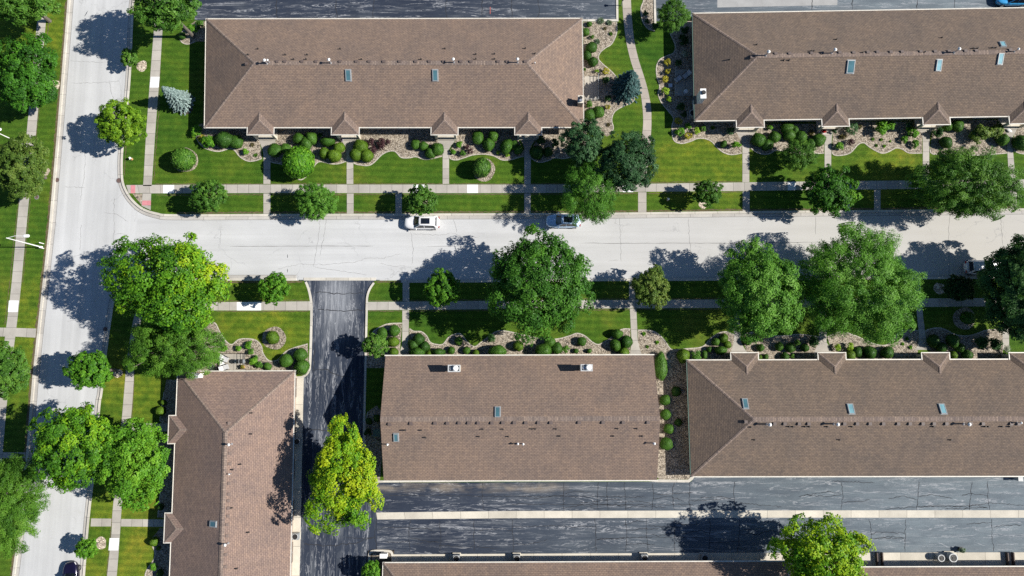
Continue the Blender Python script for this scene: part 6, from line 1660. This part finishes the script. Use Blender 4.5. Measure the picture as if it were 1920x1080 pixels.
pot(1545, 246, 'bright red flowers in a pot on the second gable doorstep', 'white', 'redbloom', 0.3, 0.42)
pot(454, 688, 'tan pot with a pale plant at the lower corner of the sunny patio', 'tan', 'yellow', 0.3, 0.3)
pot(1804, 1031, 'grey spiky plant in a dark planter beside the twin condensers', 'dark', 'sage', 0.34, 0.45, 0.02)
c = P(1284.5 + 1.5, 171, ZW + 0.5); root = empty('patio_table', (c[0], c[1], ZW), 'small round pale table on the shady patio', 'table')
b = MB(); b.disc((0, 0), 0.28, 0.5, 0.53, 20); b.build('table_top', M['white'], root, (0, 0, 0))
b = MB(); b.tube((0, 0, 0.03), (0, 0, 0.499), 0.03, n=8); b.disc((0, 0), 0.2, 0.0, 0.029, 16); b.build('leg', M['white'], root, (0, 0, 0))
c = P(1537, 245.5, 0.4)
root = empty('watering_can', (c[0], c[1], ZB), 'small white watering can beside the red flower pot', 'watering can')
b = MB(); b.tube((0, 0, 0.01), (0, 0, 0.26), 0.13, 0.12, 12); b.build('body', M['white'], root, (0, 0, 0))
b = MB(); b.tube((-0.10, 0, 0.08), (-0.38, 0, 0.30), 0.03, 0.02, 8); b.build('spout', M['white'], root, (0, 0, 0))
c = P(1892, 244, 0.3)
b = MB()
R = []
for t in np.linspace(-1, 1, 9):
    wd = 0.24 * (1 - abs(t) ** 1.7) + 0.01
    R.append([(t * 0.48 + (0), wd * math.cos(a * math.pi / 5), 0.16 + 0.10 * math.sin(a * math.pi / 5) * (wd / 0.24) + 0.08 * t) for a in range(10)])
b.ring(R)
o = b.build('garden_ornament', M['white'], None, (0, 0, 0)); o.location = (c[0], c[1], ZW); o.rotation_euler = (0, 0, rad(-42))
tag(o, 'white leaf-shaped ornament lying on the last gable doorstep', 'ornament')
# patio fences
def fence(pts, h, label, mat='dark', rails=(0.15, 0.55, 0.95), z=ZW):
    W = PL(pts, z)
    root = empty('patio_fence', W[0], label, 'fence', 'patio fences')
    b0 = W[0]
    b = MB()
    posts = []
    for p, q in zip(W[:-1], W[1:]):
        for r in rails:
            b.tube((p[0], p[1], z + h * r), (q[0], q[1], z + h * r), 0.025, n=6)
        L = math.hypot(q[0] - p[0], q[1] - p[1]); n = max(1, int(L / 0.35))
        for k in range(1, n):
            t = k / n; x, y = p[0] + (q[0] - p[0]) * t, p[1] + (q[1] - p[1]) * t
            b.tube((x, y, z + h * 0.15), (x, y, z + h * 0.95), 0.010, n=4)
    b.build('railing', M[mat], root)
    for p in W:
        b = MB(); b.box((p[0] - 0.045, p[1] - 0.045, z), (p[0] + 0.045, p[1] + 0.045, z + h)); b.build('post', M[mat], root)
fence([(410, 692), (410, 663), (459.5, 663), (459.5, 692)], 0.9, 'thin black railing around the sunny lounge-chair patio')
fence([(1265, 131), (1264, 180), (1306, 180)], 0.9, 'dark railing around the shady patio of the white-chimney house', 'grey')
fence([(1121, 143), (1121, 189), (1097, 189)], 0.9, 'dark railing around the small empty patio by the dark spruce', 'grey')
# low garden lamps
def bollard(x, y, h, label, mat):
    c = P(x, y, ZB)
    root = empty('garden_lamp', c, label, 'garden lamp', 'low garden lamps')
    b = MB(); b.tube((0, 0, 0), (0, 0, h), 0.05, n=10); b.build('post', M[mat], root, (0, 0, 0))
    b = MB(); b.tube((0, 0, h), (0, 0, h + 0.22), 0.14, n=12); b.tube((0, 0, h + 0.22), (0, 0, h + 0.30), 0.2, 0.05, n=12); b.build('lantern', M['dark'], root, (0, 0, 0))
bollard(1164.5, 10.5, 1.5, 'slim lamp post between the parking lot kerb and the winding path', 'grey')
